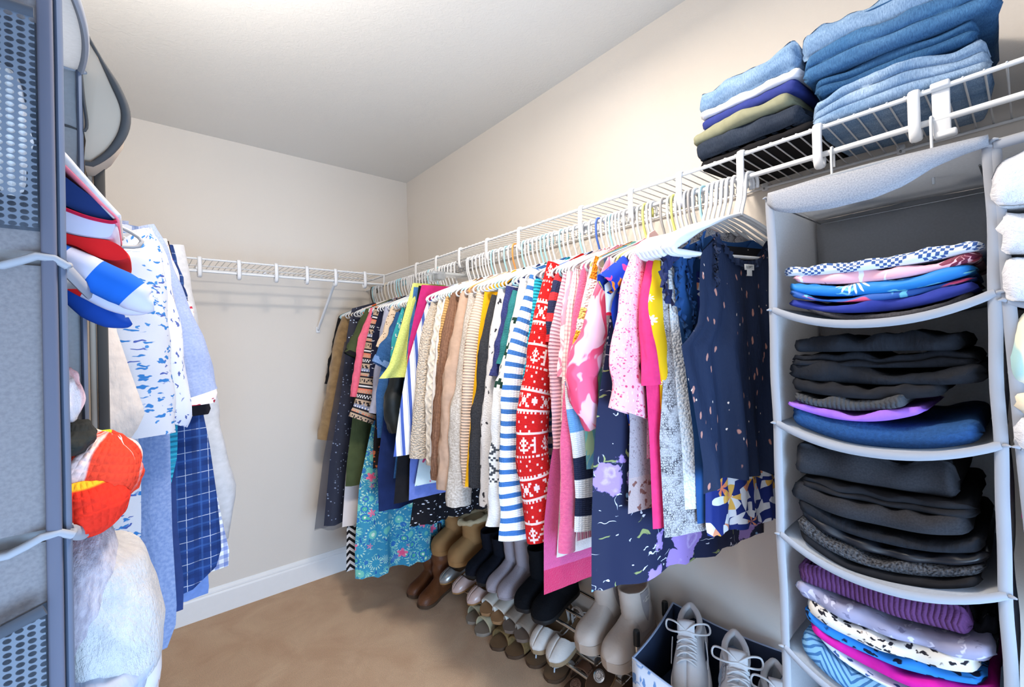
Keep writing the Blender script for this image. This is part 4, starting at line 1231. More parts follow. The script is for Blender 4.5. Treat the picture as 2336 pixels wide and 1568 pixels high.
FS['diamond'] = fab('blue_white_diamond_print', cells(['.....#.....', '....#.#....', '...#.#.#...', '..#.#.#.#..', '.#.#.#.#.#.', '#.#.#.#.#.#', '.#.#.#.#.#.', '..#.#.#.#..', '...#.#.#...', '....#.#....'], {'.': '#d9e2f0', '#': '#3f5c96'}, .055, .05), 'weave')
FS['tropleg'] = fab('peach_blue_leaf_leggings', burst(blobs('#f2b6c4', [('#f2b25a', 14, .3, 1, .5, .03), ('#2f7fc6', 16, .34, 1.5, .5, .03), ('#f4f4f6', 26, .22, .4, .5, .02), ('#e05a78', 22, .22, 1, .4, .02)]), 17, .5, 9, ['#6a1f3c', '#7a2a48'], .6, 3.0, .15), 'smooth', .6, .3)
FS['bluedaisy'] = fab('bright_blue_daisy_leggings', burst(blobs('#1f7fd0', [('#7fd0dc', 40, .24, 2.2, .5, .02), ('#123a78', 34, .22, .5, .5, .02)]), 13, .58, 16, ['#1f5ea0', '#1a2f4a', '#e8f4f4', '#e8f4f4', '#e8f4f4', '#e8f4f4'], .75, .4, .55), 'smooth', .6, .3)
FS['pinkleaf'] = fab('blue_pink_leaf_leggings', blobs('#2a5cae', [('#e2567e', 26, .3, 2, .6, .02), ('#6fc6e6', 28, .26, .5, .5, .02)]), 'smooth', .6, .3)
FS['purplenavy'] = fab('purple_navy_jersey', '#33409a', 'weave')
FS['dkgray'] = fab('dark_gray_jersey', heather('#4a4a50', '#3e3e44'), 'weave')
FS['bluefleece'] = fab('deep_blue_fleece', heather('#2b568f', '#264c80', 200), 'fuzzy')
FS['purple'] = fab('bright_purple_jersey', '#9a6ad6', 'smooth')
FS['grayrib'] = fab('dark_gray_ribbed', '#44474d', 'ribv')
FS['black1'] = fab('black_jersey_fold', solid('#1c1f26', .2), 'crinkle')
FS['black2'] = fab('black_cotton_fold', solid('#202126', .25), 'weave')
FS['black3'] = fab('washed_black_fold', heather('#2e2f34', '#26272c'), 'weave')
FS['blackshine'] = fab('black_satin_fold', solid('#1b1e26', .2), 'smooth', .35, .5)
FS['blackheath'] = fab('black_heather_fold', heather('#55575d', '#1d1e22', 260), 'knit')
FS['plum'] = fab('plum_ribbed_knit', '#54305a', 'ribv')
FS['silversnake'] = fab('silver_gray_marble', blobs('#8d8ca6', [('#b9b8cc', 60, .3, .7, .7, .02), ('#6b6a86', 70, .25, 1.6, .5, .02)]), 'smooth', .6, .3)
FS['creamleo'] = fab('cream_leopard_print', blobs('#d2ccc4', [('#24222a', 92, .34, 1.3, 1, .012), ('#9b8f86', 92, .14, 1.3, 1, .012)]), 'smooth')
FS['blueleo'] = fab('blue_leopard_print', blobs('#2f7fd2', [('#121a30', 66, .36, 1.2, 1, .015)]), 'smooth')
FS['magenta'] = fab('bright_magenta_jersey', '#c81d93', 'smooth')
FS['whitelace'] = fab('white_blue_speckle', blobs('#c9d4ea', [('#3a5486', 80, .25, 1.4, .6, .01)]), 'weave')
FS['tealchev'] = fab('teal_herringbone_denim', chevron('#35618f', '#6f9dc2', .045, .012, .6), 'denim')
FS['jl'] = fab('light_wash_denim', denim('#7698bf', '#a9c2dc', .7), 'denim')
FS['jm'] = fab('mid_wash_denim', denim('#3b6a9a', '#6f97bf', .6), 'denim')
FS['jd'] = fab('dark_wash_denim', denim('#325c88', '#5280ab', .4), 'denim')
FS['jlw'] = fab('pale_faded_denim', denim('#7c9fc6', '#bccfe4', .8, 9), 'denim')
FS['whitefold'] = fab('white_twill', '#e6e7f0', 'weave')
FS['navyfold'] = fab('navy_violet_twill', '#343f86', 'weave')
FS['khaki'] = fab('khaki_green_twill', '#8f9078', 'weave')
FS['slate'] = fab('slate_black_denim', denim('#2b3342', '#465468', .4), 'denim')
FS['blackbase'] = fab('black_twill', '#1a1a1e', 'weave')
FS['plush'] = fab('white_plush_fleece', '#eceef6', 'fuzzy', sheen=.4)
FS['mint'] = fab('mint_cream_jersey', brush('#a9cfd0', '#efe6cc', '#dfe3d2', 5), 'weave')
FS['creamj'] = fab('pale_cream_jersey', '#e9dfc8', 'weave')
FS['pinkj'] = fab('hot_pink_jersey', '#e0559c', 'weave')
FS['lilac'] = fab('lilac_jersey', '#a67ed6', 'weave')
FS['lilac2'] = fab('pale_lilac_jersey', '#c7a9e2', 'weave')
FS['aquaj'] = fab('turquoise_jersey', '#23b8b8', 'crinkle')
YC = -2.529
def stack(items, z, kt=1.0, xf=-.432):
    for it in items:
        nm, lab, cat, mat, t, w, kw = it
        t = t*kt
        kw = dict(kw)
        dz = kw.pop('dz', 0); dy = kw.pop('dy', 0); dx = kw.pop('dx', 0)
        folded(nm, lab, cat, FS[mat], xf+dx, YC+dy, z+dz, w, kw.pop('dep', .26), t, **kw)
        z += t
S1 = 'folded leggings on the organizer top shelf'; S2 = 'folded clothes on the second shelf'; S3 = 'black clothes on the third shelf'; S4 = 'folded clothes on the fourth shelf'
stack([('leggings', 'dark gray jersey leggings flat at the bottom of the top shelf stack', 'leggings', 'dkgray', .012, .225, dict(sag=.032, layers=1, seed=1, group=S1, dy=-.01)),
       ('leggings', 'violet navy leggings under the patterned leggings', 'leggings', 'purplenavy', .022, .255, dict(sag=.026, layers=1, seed=2, group=S1, dx=-.004, skew=-.1)),
       ('leggings', 'blue and pink leaf leggings on the violet navy ones', 'leggings', 'pinkleaf', .013, .25, dict(sag=.022, layers=1, seed=3, group=S1)),
       ('leggings', 'bright blue leggings with big white daisies', 'leggings', 'bluedaisy', .026, .25, dict(sag=.020, layers=1, seed=4, group=S1, dx=-.003)),
       ('leggings', 'peach and blue leaf print leggings', 'leggings', 'tropleg', .020, .25, dict(sag=.016, layers=1, seed=5, group=S1, dy=-.006, skew=.2)),
       ('leggings', 'blue and white diamond print leggings on top of the stack', 'leggings', 'diamond', .026, .272, dict(sag=.010, layers=1, seed=6, group=S1, dx=-.006, rough=.9))], 1.362, .72)
stack([('sweatshirt', 'deep blue fleece folded on the second organizer shelf', 'sweatshirt', 'bluefleece', .040, .255, dict(sag=.030, layers=1, seed=11, group=S2, dx=-.012, bulge=.15)),
       ('shirt', 'bright purple shirt peeking out over the blue fleece', 'shirt', 'purple', .012, .195, dict(sag=.022, layers=1, seed=12, group=S2, dy=.034, dx=-.010)),
       ('shirt', 'dark gray ribbed shirt on the bright purple one', 'shirt', 'grayrib', .020, .165, dict(sag=.016, layers=1, seed=13, group=S2, dy=.040, dx=-.008)),
       ('pants', 'black folded pants on the dark gray ribbed shirt', 'pants', 'black2', .026, .215, dict(sag=.012, layers=1, seed=14, group=S2, dy=.02, dx=-.006)),
       ('pants', 'black folded pants with curled left edge, third from the top', 'pants', 'black1', .028, .27, dict(sag=.010, layers=1, seed=15, group=S2, dx=-.002, rough=1.5)),
       ('pants', 'wrinkled black pants second from the top of the second shelf', 'pants', 'black1', .026, .25, dict(sag=.006, layers=2, seed=16, group=S2, rough=1.7)),
       ('pants', 'black pants with squared waistband topmost on the second shelf', 'pants', 'black1', .030, .235, dict(sag=.0, layers=1, seed=17, group=S2, dy=.006, rough=1.3))], 1.140, .90)
stack([('pants', 'plain black pants at the bottom of the third shelf', 'pants', 'black2', .020, .24, dict(sag=.040, layers=1, seed=21, group=S3, dx=-.004)),
       ('pants', 'heathered black pants near the bottom of the third shelf', 'pants', 'blackheath', .022, .25, dict(sag=.038, layers=1, seed=22, group=S3, dx=-.010)),
       ('pants', 'shiny black satin pants on the heathered pair', 'pants', 'blackshine', .018, .25, dict(sag=.034, layers=1, seed=23, group=S3, dy=-.004)),
       ('pants', 'matte black pants in the middle of the third shelf', 'pants', 'black1', .026, .25, dict(sag=.026, layers=1, seed=24, group=S3, dx=-.004)),
       ('pants', 'washed black pants with double seam', 'pants', 'black3', .032, .245, dict(sag=.018, layers=1, seed=25, group=S3, dy=.012, dx=-.012, bulge=.1)),
       ('pants', 'thin black pants under the big black sweatshirt', 'pants', 'black2', .026, .235, dict(sag=.010, layers=2, seed=26, group=S3)),
       ('sweatshirt', 'big soft black sweatshirt topmost on the third shelf', 'sweatshirt', 'black3', .058, .225, dict(sag=.004, layers=1, seed=27, group=S3, dy=.014, bulge=.25, rough=1.0))], .921, .84)
stack([('jeans', 'teal blue herringbone jeans at the bottom of the fourth shelf', 'jeans', 'tealchev', .040, .25, dict(sag=.044, layers=1, seed=31, group=S4, dx=-.012)),
       ('shirt', 'white and blue speckled shirt under the magenta one', 'shirt', 'whitelace', .012, .23, dict(sag=.040, layers=1, seed=32, group=S4, dy=-.014)),
       ('shirt', 'bright magenta shirt in the fourth shelf stack', 'shirt', 'magenta', .022, .24, dict(sag=.034, layers=1, seed=33, group=S4, dy=-.012, dx=-.004)),
       ('leggings', 'blue leopard print leggings on the magenta shirt', 'leggings', 'blueleo', .018, .24, dict(sag=.028, layers=1, seed=34, group=S4)),
       ('leggings', 'cream and black leopard print leggings', 'leggings', 'creamleo', .028, .23, dict(sag=.022, layers=1, seed=35, group=S4, dx=-.010)),
       ('shirt', 'silver gray marbled shirt under the plum sweater', 'shirt', 'silversnake', .028, .262, dict(sag=.018, layers=1, seed=36, group=S4, dx=-.012)),
       ('sweater', 'plum purple ribbed sweater topmost on the fourth shelf', 'sweater', 'plum', .046, .235, dict(sag=.010, layers=1, seed=37, group=S4, dy=.010, dx=-.008, bulge=.3, pitch=radians(-6)))], .702, .88)
folded('pants', 'dark gray folded pants on the fifth organizer shelf', 'pants', FS['dkgray'], -.43, YC, .492, .25, .26, .05, layers=2, sag=.045, seed=41)
folded('shirt', 'black and white floral shirt crumpled at the right of the fourth shelf', 'shirt', F['blackmini'], -.40, -2.635, .80, .055, .2, .07, layers=2, sag=0, seed=42, rough=1.6)
# second organizer's contents
Y2 = -2.806
for i, (z, t, mt, lab, cat, nm, kw) in enumerate([
    (1.487, .070, 'plush', 'white plush throw rolled at the top of the second organizer', 'blanket', 'throw', dict(dx=-.02)),
    (1.420, .064, 'plush', 'white plush blanket rolled in the middle of the top shelf', 'blanket', 'throw', dict(dx=-.005)),
    (1.352, .066, 'plush', 'white plush blanket rolled at the bottom of the top shelf', 'blanket', 'throw', dict(dx=-.014)),
    (1.232, .085, 'mint', 'mint and cream sweater in the second organizer', 'sweater', 'sweater', dict(bulge=.3)),
    (1.192, .040, 'creamj', 'pale cream sweater under the mint one', 'sweater', 'sweater', dict()),
    (1.142, .048, 'plush', 'white fuzzy sweater under the pale cream one', 'sweater', 'sweater', dict(dx=-.008)),
    (1.025, .078, 'pinkj', 'hot pink sweater in the second organizer', 'sweater', 'sweater', dict(bulge=.3)),
    (.965, .058, 'lilac', 'bright lilac shirt under the hot pink sweater', 'shirt', 'shirt', dict()),
    (.905, .058, 'lilac2', 'pale lilac shirt at the bottom of its shelf', 'shirt', 'shirt', dict()),
    (.702, .14, 'aquaj', 'turquoise sweatshirt bulging out of the second organizer', 'sweatshirt', 'sweatshirt', dict(bulge=.15))]):
    folded(nm, lab, cat, FS[mt], -.466+kw.get('dx', 0), Y2-.035*(1.578-z), z-.004, .262, .26, t, layers=1, sag=.012, seed=60+i, bulge=kw.get('bulge', .1), group='soft clothes in the second organizer', taper=.6)

# ------------------------------------------------------------------ folded jeans on the wire shelf
TOPZ = SH_Z+.009
GA = 'pants stacked on the wire shelf, smaller pile'; GB = 'jeans stacked on the wire shelf, taller pile'
z = TOPZ
for nm, lab, cat, mt, t, w, y, xf, kw in [
    ('pants', 'black twill pants at the bottom of the smaller pile on the shelf', 'pants', 'blackbase', .024, .27, -2.285, -.285, dict(layers=1)),
    ('pants', 'slate black jeans second from the bottom of the smaller pile', 'jeans', 'slate', .044, .25, -2.275, -.300, dict(layers=1, bulge=.1)),
    ('pants', 'khaki green pants in the smaller pile', 'pants', 'khaki', .030, .24, -2.262, -.302, dict(layers=1)),
    ('pants', 'violet navy pants in the smaller pile', 'pants', 'navyfold', .028, .225, -2.28, -.298, dict(layers=1)),
    ('pants', 'white pants under the light jeans in the smaller pile', 'pants', 'whitefold', .018, .235, -2.285, -.298, dict(layers=1)),
    ('jeans', 'light wash jeans topmost on the smaller pile', 'jeans', 'jl', .050, .235, -2.28, -.300, dict(layers=1, bulge=.15))]:
    folded(nm, lab, cat, FS[mt], xf, y, z, w, .25, t, seed=int(z*1000), group=GA, yaw=radians(-6), rough=.75, **kw)
    z += t*.98
z = TOPZ
for nm, lab, cat, mt, t, w, y, xf, kw in [
    ('jeans', 'pale faded jeans with dropped hem at the bottom of the taller pile', 'jeans', 'jlw', .064, .262, -2.548, -.300, dict(layers=3, rough=.9)),
    ('jeans', 'dark wash jeans second from the bottom of the taller pile', 'jeans', 'jd', .036, .24, -2.545, -.296, dict(layers=2, rough=.8)),
    ('jeans', 'mid wash jeans sticking out furthest from the taller pile', 'jeans', 'jm', .052, .285, -2.550, -.312, dict(layers=2, bulge=.1, rough=.7)),
    ('jeans', 'light wash jeans with a back pocket topmost on the taller pile', 'jeans', 'jl', .056, .25, -2.528, -.305, dict(layers=1, bulge=.15, rough=.7))]:
    jo = folded(nm, lab, cat, FS[mt], xf, y, z, w, .26, t, seed=int(z*1000)+3, group=GB, yaw=radians(3), **kw)
    z += t*.98
# back pocket and side seam on the jeans of the taller pile
put('pocket', [rbox((.07, -.015, .0605), (.075, .085, .004), .0015, (0, radians(-3), radians(8)))], FS['jl'], jo)
put('side_seam', [tube([(.012, -.11, .046), (.004, 0, .040), (.012, .11, .044)], .0016, 6)], FS['jd'], jo)
for nm, lab, mt, t, w, y, xf, z, kw in [
    ('shorts', 'blue denim shorts with frayed hem at the edge of the shelf', 'jd', .055, .12, -2.775, -.27, TOPZ, dict(layers=2, rough=1.6)),
    ('shorts', 'blue and white tie-dye shorts on the frayed denim shorts', 'jlw', .045, .12, -2.78, -.265, TOPZ+.054, dict(layers=1, rough=1.5))]:
    folded(nm, lab, 'shorts', FS[mt], xf, y, z, w, .24, t, seed=int(z*900), **kw)
folded('sweater', 'pale gray sweater above the tie-dye shorts', 'sweater', FS['whitefold'], -.255, -2.782, TOPZ+.1, .12, .22, .06, layers=1, seed=99)
# ------------------------------------------------------------------ the left wall: organizer, garment bag and shirts
XR = -1.605                        # the left rod
sl_, PL = wire_shelf('wire shelf with hanging rod above the shirts on the left wall', (XL, -.33, SH_Z), (0, -1, 0), (1, 0, 0), 2.6, .02, 2.6, [.4, .75, 1.1, 1.45])
FL = {}
FL['feather'] = fab('white_blue_feather_print', blobs('#bbbfca', [('#2f6eae', 72, .30, 1.6, 1, .014), ('#44569a', 60, .20, 1.8, .6, .014), ('#3f7ab6', 85, .20, .8, .4, .01)]), 'weave')
FL['feather2'] = fab('white_navy_mini_feather', blobs('#c9ccda', [('#4c5c96', 85, .26, .6, .7, .01)]), 'weave')
FL['lightblue'] = fab('light_blue_chambray_heather', heather('#98a5c6', '#8b99bd', 240), 'crinkle')
FL['blueknit'] = fab('blue_gray_slub_knit', heather('#8396bd', '#6f84b0', 160), 'crinkle')
FL['redwhite'] = fab('white_red_paisley_print', blobs('#eee4e6', [('#a92e44', 75, .33, 1.4, .75, .01)]))
FL['blackflor'] = fab('black_tan_floral_print', blobs('#1e1c22', [('#9b8268', 60, .30, 1.3, .7, .015)]))
FL['plaid'] = fab('navy_windowpane_plaid', plaid('#24407c', [(.0, .03, '#c9d2e6', .7), (.30, .52, '#1b2f62', .6), (.62, .70, '#3c62a4', .5)], .052, .058), 'weave')
FL['gingham'] = fab('blue_white_gingham', plaid('#e6eaf4', [(.0, .48, '#3f5fae', .55)], .022, .022), 'weave')
FL['tealstripe'] = fab('teal_fine_stripe', bands([(0, '#2fa0bd'), (.55, '#2b7f9e')], .012), 'ribh')
FL['whiteswt'] = fab('white_sweatshirt_fleece', '#c6c7cc', 'weave')
FL['navypants'] = fab('navy_chino', '#2c3f74', 'weave')
FL['skypants'] = fab('sky_blue_chino', '#7f9bd8', 'weave')
FL['stone'] = fab('stone_beige_cotton', heather('#cfc3ba', '#c4b8b0', 60), 'crinkle')
LS = [
 # y, kind, label, cat, mat, spec
 (-1.09, 'sweatshirt', 'white sweatshirt with long sleeve hanging last on the left rod', 'sweatshirt', 'whiteswt', dict(sh=(420, 560), sleeve=[(420, 560), (462, 780), (500, 930), (530, 1080), (534, 1170), (524, 1228)], sw=.12, hem=-.85, gap=.05)),
 (-1.15, 'pants', 'sky blue chinos folded over a hanger on the left rod', 'pants', 'skypants', dict(sh=(420, 900), slope=False, body=[(440, 1000), (465, 1200), (476, 1335), (474, 1352)], gap=.04, inner=.1)),
 (-1.20, 'shirt', 'blue and white gingham shirt hanging beside the navy plaid shirt', 'shirt', 'gingham', dict(sh=(400, 560), body=[(455, 900), (480, 1050), (505, 1180), (524, 1262), (520, 1290)], gap=.05)),
 (-1.27, 'shirt', 'navy windowpane plaid shirt with curved hem', 'shirt', 'plaid', dict(sh=(395, 560), sleeve=[(395, 560), (430, 700), (462, 820), (470, 940)], sw=.12, body=[(455, 900), (478, 1010), (495, 1130), (506, 1250), (488, 1310), (440, 1345)], gap=.06)),
 (-1.335, 'shirt', 'black and tan floral shirt sleeve below the red paisley sleeve', 'shirt', 'blackflor', dict(sh=(385, 550), sleeve=[(385, 550), (430, 740), (468, 890), (472, 945)], sw=.15, hem=-.60, gap=.04)),
 (-1.375, 'shirt', 'white and red paisley short-sleeved shirt', 'shirt', 'redwhite', dict(sh=(380, 545), sleeve=[(380, 545), (430, 700), (482, 860), (490, 918)], sw=.15, hem=-.62, gap=.04)),
 (-1.41, 'pants', 'navy chinos hanging behind the blue gray knit shirt', 'pants', 'navypants', dict(sh=(380, 800), slope=False, body=[(395, 900), (405, 1200), (420, 1330), (418, 1392)], gap=.04, inner=.1)),
 (-1.44, 'shirt', 'teal fine-striped shirt showing as a narrow strip', 'shirt', 'tealstripe', dict(sh=(372, 540), body=[(395, 850), (405, 960), (404, 1040), (384, 1130)], gap=.03)),
 (-1.475, 'shirt', 'light blue chambray short-sleeved shirt with wide sleeve', 'shirt', 'lightblue', dict(sh=(352, 512), sleeve=[(352, 512), (386, 575), (430, 690), (470, 795), (502, 884)], sw=.155, hem=-.58, gap=.055, wr=.05, flare=[.8, .9, 1.0, 1.05])),
 (-1.53, 'shirt', 'blue gray slub knit shirt hanging lowest of the left shirts', 'shirt', 'blueknit', dict(sh=(340, 520), body=[(385, 900), (388, 1000), (392, 1200), (402, 1380), (398, 1440), (380, 1470)], gap=.06, fold=.012)),
 (-1.575, 'shirt', 'white shirt with small navy leaf print and rolled sleeve', 'shirt', 'feather2', dict(sh=(345, 520), sleeve=[(345, 520), (382, 600), (410, 760), (438, 930), (425, 975)], sw=.13, hem=-.60, gap=.04)),
 (-1.62, 'shirt', 'white shirt with blue feather print nearest the garment bag', 'shirt', 'feather', dict(sh=(330, 520), sleeve=[(330, 520), (372, 570), (388, 700), (394, 860), (398, 985)], sw=.14, body=[(310, 950), (322, 1060), (322, 1200), (318, 1312)], gap=.06, wr=.06)),
 (-1.70, 'shirt', 'stone beige shirt with pointed sleeve beside the garment bag', 'shirt', 'stone', dict(sh=(258, 640), body=[(258, 640), (266, 755), (300, 855), (332, 942), (312, 985), (286, 1018)], gap=.06, slope=False)),
]
GL = 'shirts on the left rod'
for i, (y, nm, lab, cat, mt, d) in enumerate(LS):
    al = radians(2)
    O, cv = plane_of(y, al, XR, -1)
    d.update(name=nm, label=lab, cat=cat, mat=FL[mt], O=O, cv=cv, seed=300+i*9, rot=al, group=GL)
    build_garment(d, -1)
    add_hanger('gray' if i >= 11 else 'white', O, al, '', 'hangers on the left rod', 'plastic hanger under the '+' '.join(lab.split(' ')[:6]))
# placket and collar strips of the feather print shirt
# garment bag: a box of mesh cloth with zip, and its quilted shoulder flap
M_BAGF = fab('beige_felt_with_slub', heather('#c8b9a9', '#b8aa9a', 90), 'weave')
M_BAGM = fab('taupe_mesh_cloth', cells(['##', '#.'], {'.': '#6d655d', '#': '#958c83'}, .004, .004), 'weave')
M_ZIP = fab('charcoal_zip_tape', '#4a4846', 'knit')
M_PIPE = fab('dark_gray_piping', '#4b4d50', 'knit')
def px_prism(poly, y0, y1, smooth_n=0, closed=True):
    """an outline measured on the plane y=y0, extruded to y1"""
    q = [hit(px, py, 1, y0) for px, py in poly]
    P = np.array([(a[0], y0, a[2]) for a in q])
    if smooth_n: P = smoothpath(np.vstack([P, P[:1]]), smooth_n)[:-1]
    n = len(P)
    b = .12
    c = P.mean(0)
    def ring(y, k):
        R = P.copy(); R[:, 1] = y
        R[:, [0, 2]] = c[[0, 2]]+(P[:, [0, 2]]-c[[0, 2]])*k
        return R
    d = (y1-y0)
    secs = [ring(y0, .93), ring(y0+d*.10, .985), ring(y0+d*.3, 1), ring(y0+d*.7, 1), ring(y0+d*.9, .985), ring(y1, .93)]
    return loft(secs), P
bag = empty('garment_bag', (-1.6, -1.84, .7), 'beige garment bag with dark zip strip and piped shoulder flap', 'bag')
BB = (-1.6, -1.84, .7)
put('bag_body', [rbox((-1.615, -1.845, 1.11), (.33, .13, 1.02), .02)], M_BAGM, bag, BB)
xz = hit(233, 700, 1, -1.912)[0]
put('zip_strip', [rbox((xz, -1.912, 1.12), (.011, .006, .98), .0015)], M_ZIP, bag, BB)
put('bag_edge', [tube([(-1.449, -1.905, 1.60), (-1.449, -1.908, 1.1), (-1.449, -1.905, .62)], .004, 8)], M_BAGF, bag, BB)
(fl, fp) = px_prism([(60, -120), (150, -110), (165, -40), (190, 60), (228, 132), (268, 205), (287, 258), (280, 305), (250, 348), (210, 376), (192, 374), (196, 330), (190, 300), (120, 286), (60, 280)], -1.96, -1.90)
flo = put('shoulder_flap', [fl], M_BAGF, bag, BB)
pip = [hit(a, b, 1, -1.962) for a, b in ((150, -110), (165, -40), (190, 60), (228, 132), (268, 205), (287, 258), (280, 305), (250, 348), (208, 376), (194, 372))]
put('piping', [tube(smoothpath(pip, 40)-np.array(BB), np.interp(np.linspace(0, 1, 40), [0, .45, .55, .75, 1], [.0020, .0020, .0048, .0050, .003]), 8)], M_PIPE, flo)
pip = [hit(a, b, 1, -1.966) for a, b in ((140, -60), (158, 20), (180, 130), (190, 220), (196, 296), (150, 286), (100, 276))]
put('seam_piping', [tube(smoothpath(pip, 40)-np.array(BB), .0016, 8)], M_PIPE, flo)

# --- the organizer close to the camera: its mesh-pocket side faces the viewer
YP, XE = -2.157, -1.455
ZL2 = [1.66, 1.388, 1.155, .92, .69]
M_BINDL = fab('blue_gray_side_binding', heather('#69758c', '#5d687e', 400), 'weave')
oo = organizer('gray hanging organizer with mesh side pockets at the left edge', XE, -1.76, -1.965, YP, ZL2, [0, .012, .02, .02, .0], [-2.02], 9, valance=False, rod_x=XR, bind=M_BINDL)
NB = np.array((XE, -1.965, ZL2[-1]))
N = NT('mesh_netting')
_c = cells(['.'], {'.': '#8f9fba'}, 1, 1)
uvv = N.uv()
hx = N.vor(N.scale(uvv, (1, 1.25, 1)), 150, 'F1', .1)
N.fin('#5c6675', .6, .3)
N.set(N.b.inputs['Alpha'], N.math('SUBTRACT', 1.0, N.math('MULTIPLY', N.lt(hx, .37, .05), .95)))
M_NET = N.m
M_POCK = fab('slate_gray_pocket_lining', heather('#4d535e', '#434954', 200), 'weave')
M_PANEL = fab('blue_gray_nonwoven_fabric', heather('#848286', '#79777c', 320), 'weave')
def sidepatch(name, z0, z1, off, mat, x0=-1.755, x1=-1.4655, bulge=.0, slope=0.0, parent=None):
    P = np.zeros((14, 16, 3)); UV = np.zeros((14, 16, 2))
    for i, a in enumerate(np.linspace(0, 1, 14)):
        for j, b in enumerate(np.linspace(0, 1, 16)):
            x = x0+(x1-x0)*b
            z = z0+(z1-z0)*a+slope*(x1-x)*a
            P[i, j] = (x, YP-off-bulge*sin(pi*a)*sin(pi*b)*(.7+.3*sin(9*b)), z); UV[i, j] = (x, z)
    o = link(name, gridmesh(name, P-NB, mat, UV, True), parent or oo)
    return o
def pocket_cloth(label, x, z, rx, rz, mat, seed):
    c = np.array((x, YP-.017, z))
    wb = Wob(seed, 2, 6, 1.0)
    P = np.zeros((18, 25, 3)); UV = np.zeros((18, 25, 2))
    for i in range(18):
        a = pi*i/17
        for j in range(25):
            b = 2*pi*j/24
            r = 1+.10*wb(cos(b)*sin(a), cos(a))
            P[i, j] = (rx*sin(a)*cos(b)*r, .005*sin(a)*sin(b)*r, rz*cos(a)*r); UV[i, j] = (b*.02, a*.05)
    tag(link('cloth', gridmesh('cloth', P, mat, UV), None, c), label, 'cloth', 'cloths in the mesh pockets')
pocket_cloth('white cloth seen through the upper mesh pocket', -1.481, 1.490, .0125, .055, fab('white_pocket_cloth', '#f0f1f4', 'crinkle'), 5)
pocket_cloth('pale gray cloth seen through the lower mesh pocket', -1.484, .985, .014, .045, fab('gray_pocket_cloth', '#aab3c2', 'crinkle'), 8)
for z0, z1, sl_o in ((1.412, 1.590, 0), (.925, 1.100, -.35)):
    sidepatch('pocket_lining', z0, z1, .010, M_POCK, slope=sl_o)
    sidepatch('mesh_pocket', z0, z1, .0245, M_NET, bulge=.006, slope=sl_o)
    tp = [(x, YP-.026, z1+sl_o*(-1.4655-x)) for x in np.linspace(-1.755, -1.4655, 12)]
    put('pocket_hem', [tube(np.array(tp)-NB, .0045, 8, flat=((0, 1, 0), .5))], M_POCK, oo)
for z0, z1 in ((1.395, 1.66), (1.160, 1.383), (.70, 1.150)):
    sidepatch('outer_panel', z0, z1, .0085, M_PANEL, bulge=.003)
put('front_edge_band', [rbox((-1.4608-NB[0], YP-.012-NB[1], 1.17-NB[2]), (.0095, .008, .96), .002)], fab('blue_gray_edge_band', heather('#66697a', '#5c5f70', 400), 'weave'), oo)
for z in ZL2[1:4]:
    q = [(-1.755, YP-.011, z-.002), (-1.62, YP-.014, z-.004), (-1.54, YP-.014, z-.002), (-1.49, YP-.016, z-.008), (-1.470, YP-.018, z+.001), (-1.459, YP-.014, z+.002), (-1.450, YP-.010, z-.004)]
    put('seam_binding', [tube(smoothpath(q, 30)-NB, .0034, 8)], M_BIND, oo)
# --- what sticks out of its openings
def prism_thing(name, label, cat, poly, y0, y1, mat, n=60, group=None):
    L_, P = px_prism(poly, y0, y1, n)
    base = P[:, :].mean(0)
    o = put(name, [L_], mat, None, base)
    o.location = base
    return tag(o, label, cat, group), base
GT = 'hats and socks in the left organizer'
M_NAVYC = fab('navy_cap_twill', '#20366b', 'weave')
M_WHITEC = fab('white_cap_twill', '#d4cfd0', 'weave')
M_PINKE = fab('coral_pink_edge', '#e2798a', 'weave')
M_REDK = fab('bright_red_knit', '#d81f22', 'knit')
M_CRIM = fab('crimson_trim', '#b3163c', 'weave')
M_BLUEK = fab('royal_blue_knit', '#1c62c4', 'smooth')
M_DBLUE = fab('deep_royal_knit', '#143f94', 'smooth')
M_LAV = fab('lavender_white_knit', '#c6c6dc', 'smooth')
yc0, yc1 = -2.08, -1.96
cap, cb = prism_thing('cap', 'navy cap with white topped brim sticking out of the top opening', 'cap', [(90, 372), (135, 392), (190, 432), (240, 470), (268, 497), (262, 507), (235, 508), (190, 490), (140, 468), (90, 455)], yc0, yc1, M_NAVYC, group=GT)
def strip(name, pts, y0, y1, r, mat, parent, base, flat=.5):
    n = 40
    V = []
    P = smoothpath([hit(a, b, 1, y0) for a, b in pts], n)
    secs = []
    for y in np.linspace(y0-.002, y1+.002, 7):
        Q = P.copy(); Q[:, 1] = y
        secs.append(Q)
    S_ = np.array(secs)-np.asarray(base)
    me = gridmesh(name, S_, mat, np.stack([np.tile(np.linspace(0, .2, n), (7, 1)), np.tile(np.linspace(0, .1, 7)[:, None], (1, n))], -1))
    o = link(name, me, parent)
    md = o.modifiers.new('thick', 'SOLIDIFY'); md.thickness = r; md.offset = 0
    return o
strip('brim_top', [(90, 316), (132, 345), (180, 398), (230, 455), (268, 496)], yc0-.004, yc1, .0075, M_WHITEC, cap, cb)
strip('brim_edge', [(90, 342), (132, 366), (180, 412), (230, 464), (268, 501), (262, 509)], yc0-.005, yc1, .0024, M_PINKE, cap, cb)
hb, hbb = prism_thing('headband', 'white headband with crimson edge under the navy cap', 'headband', [(90, 452), (140, 474), (200, 497), (264, 506), (264, 528), (250, 544), (200, 540), (150, 530), (90, 510)], yc0-.006, yc1, M_LAV, group=GT)
strip('crimson_edge', [(90, 455), (140, 474), (200, 496), (250, 507), (266, 505)], yc0-.008, yc1, .0028, M_CRIM, hb, hbb)
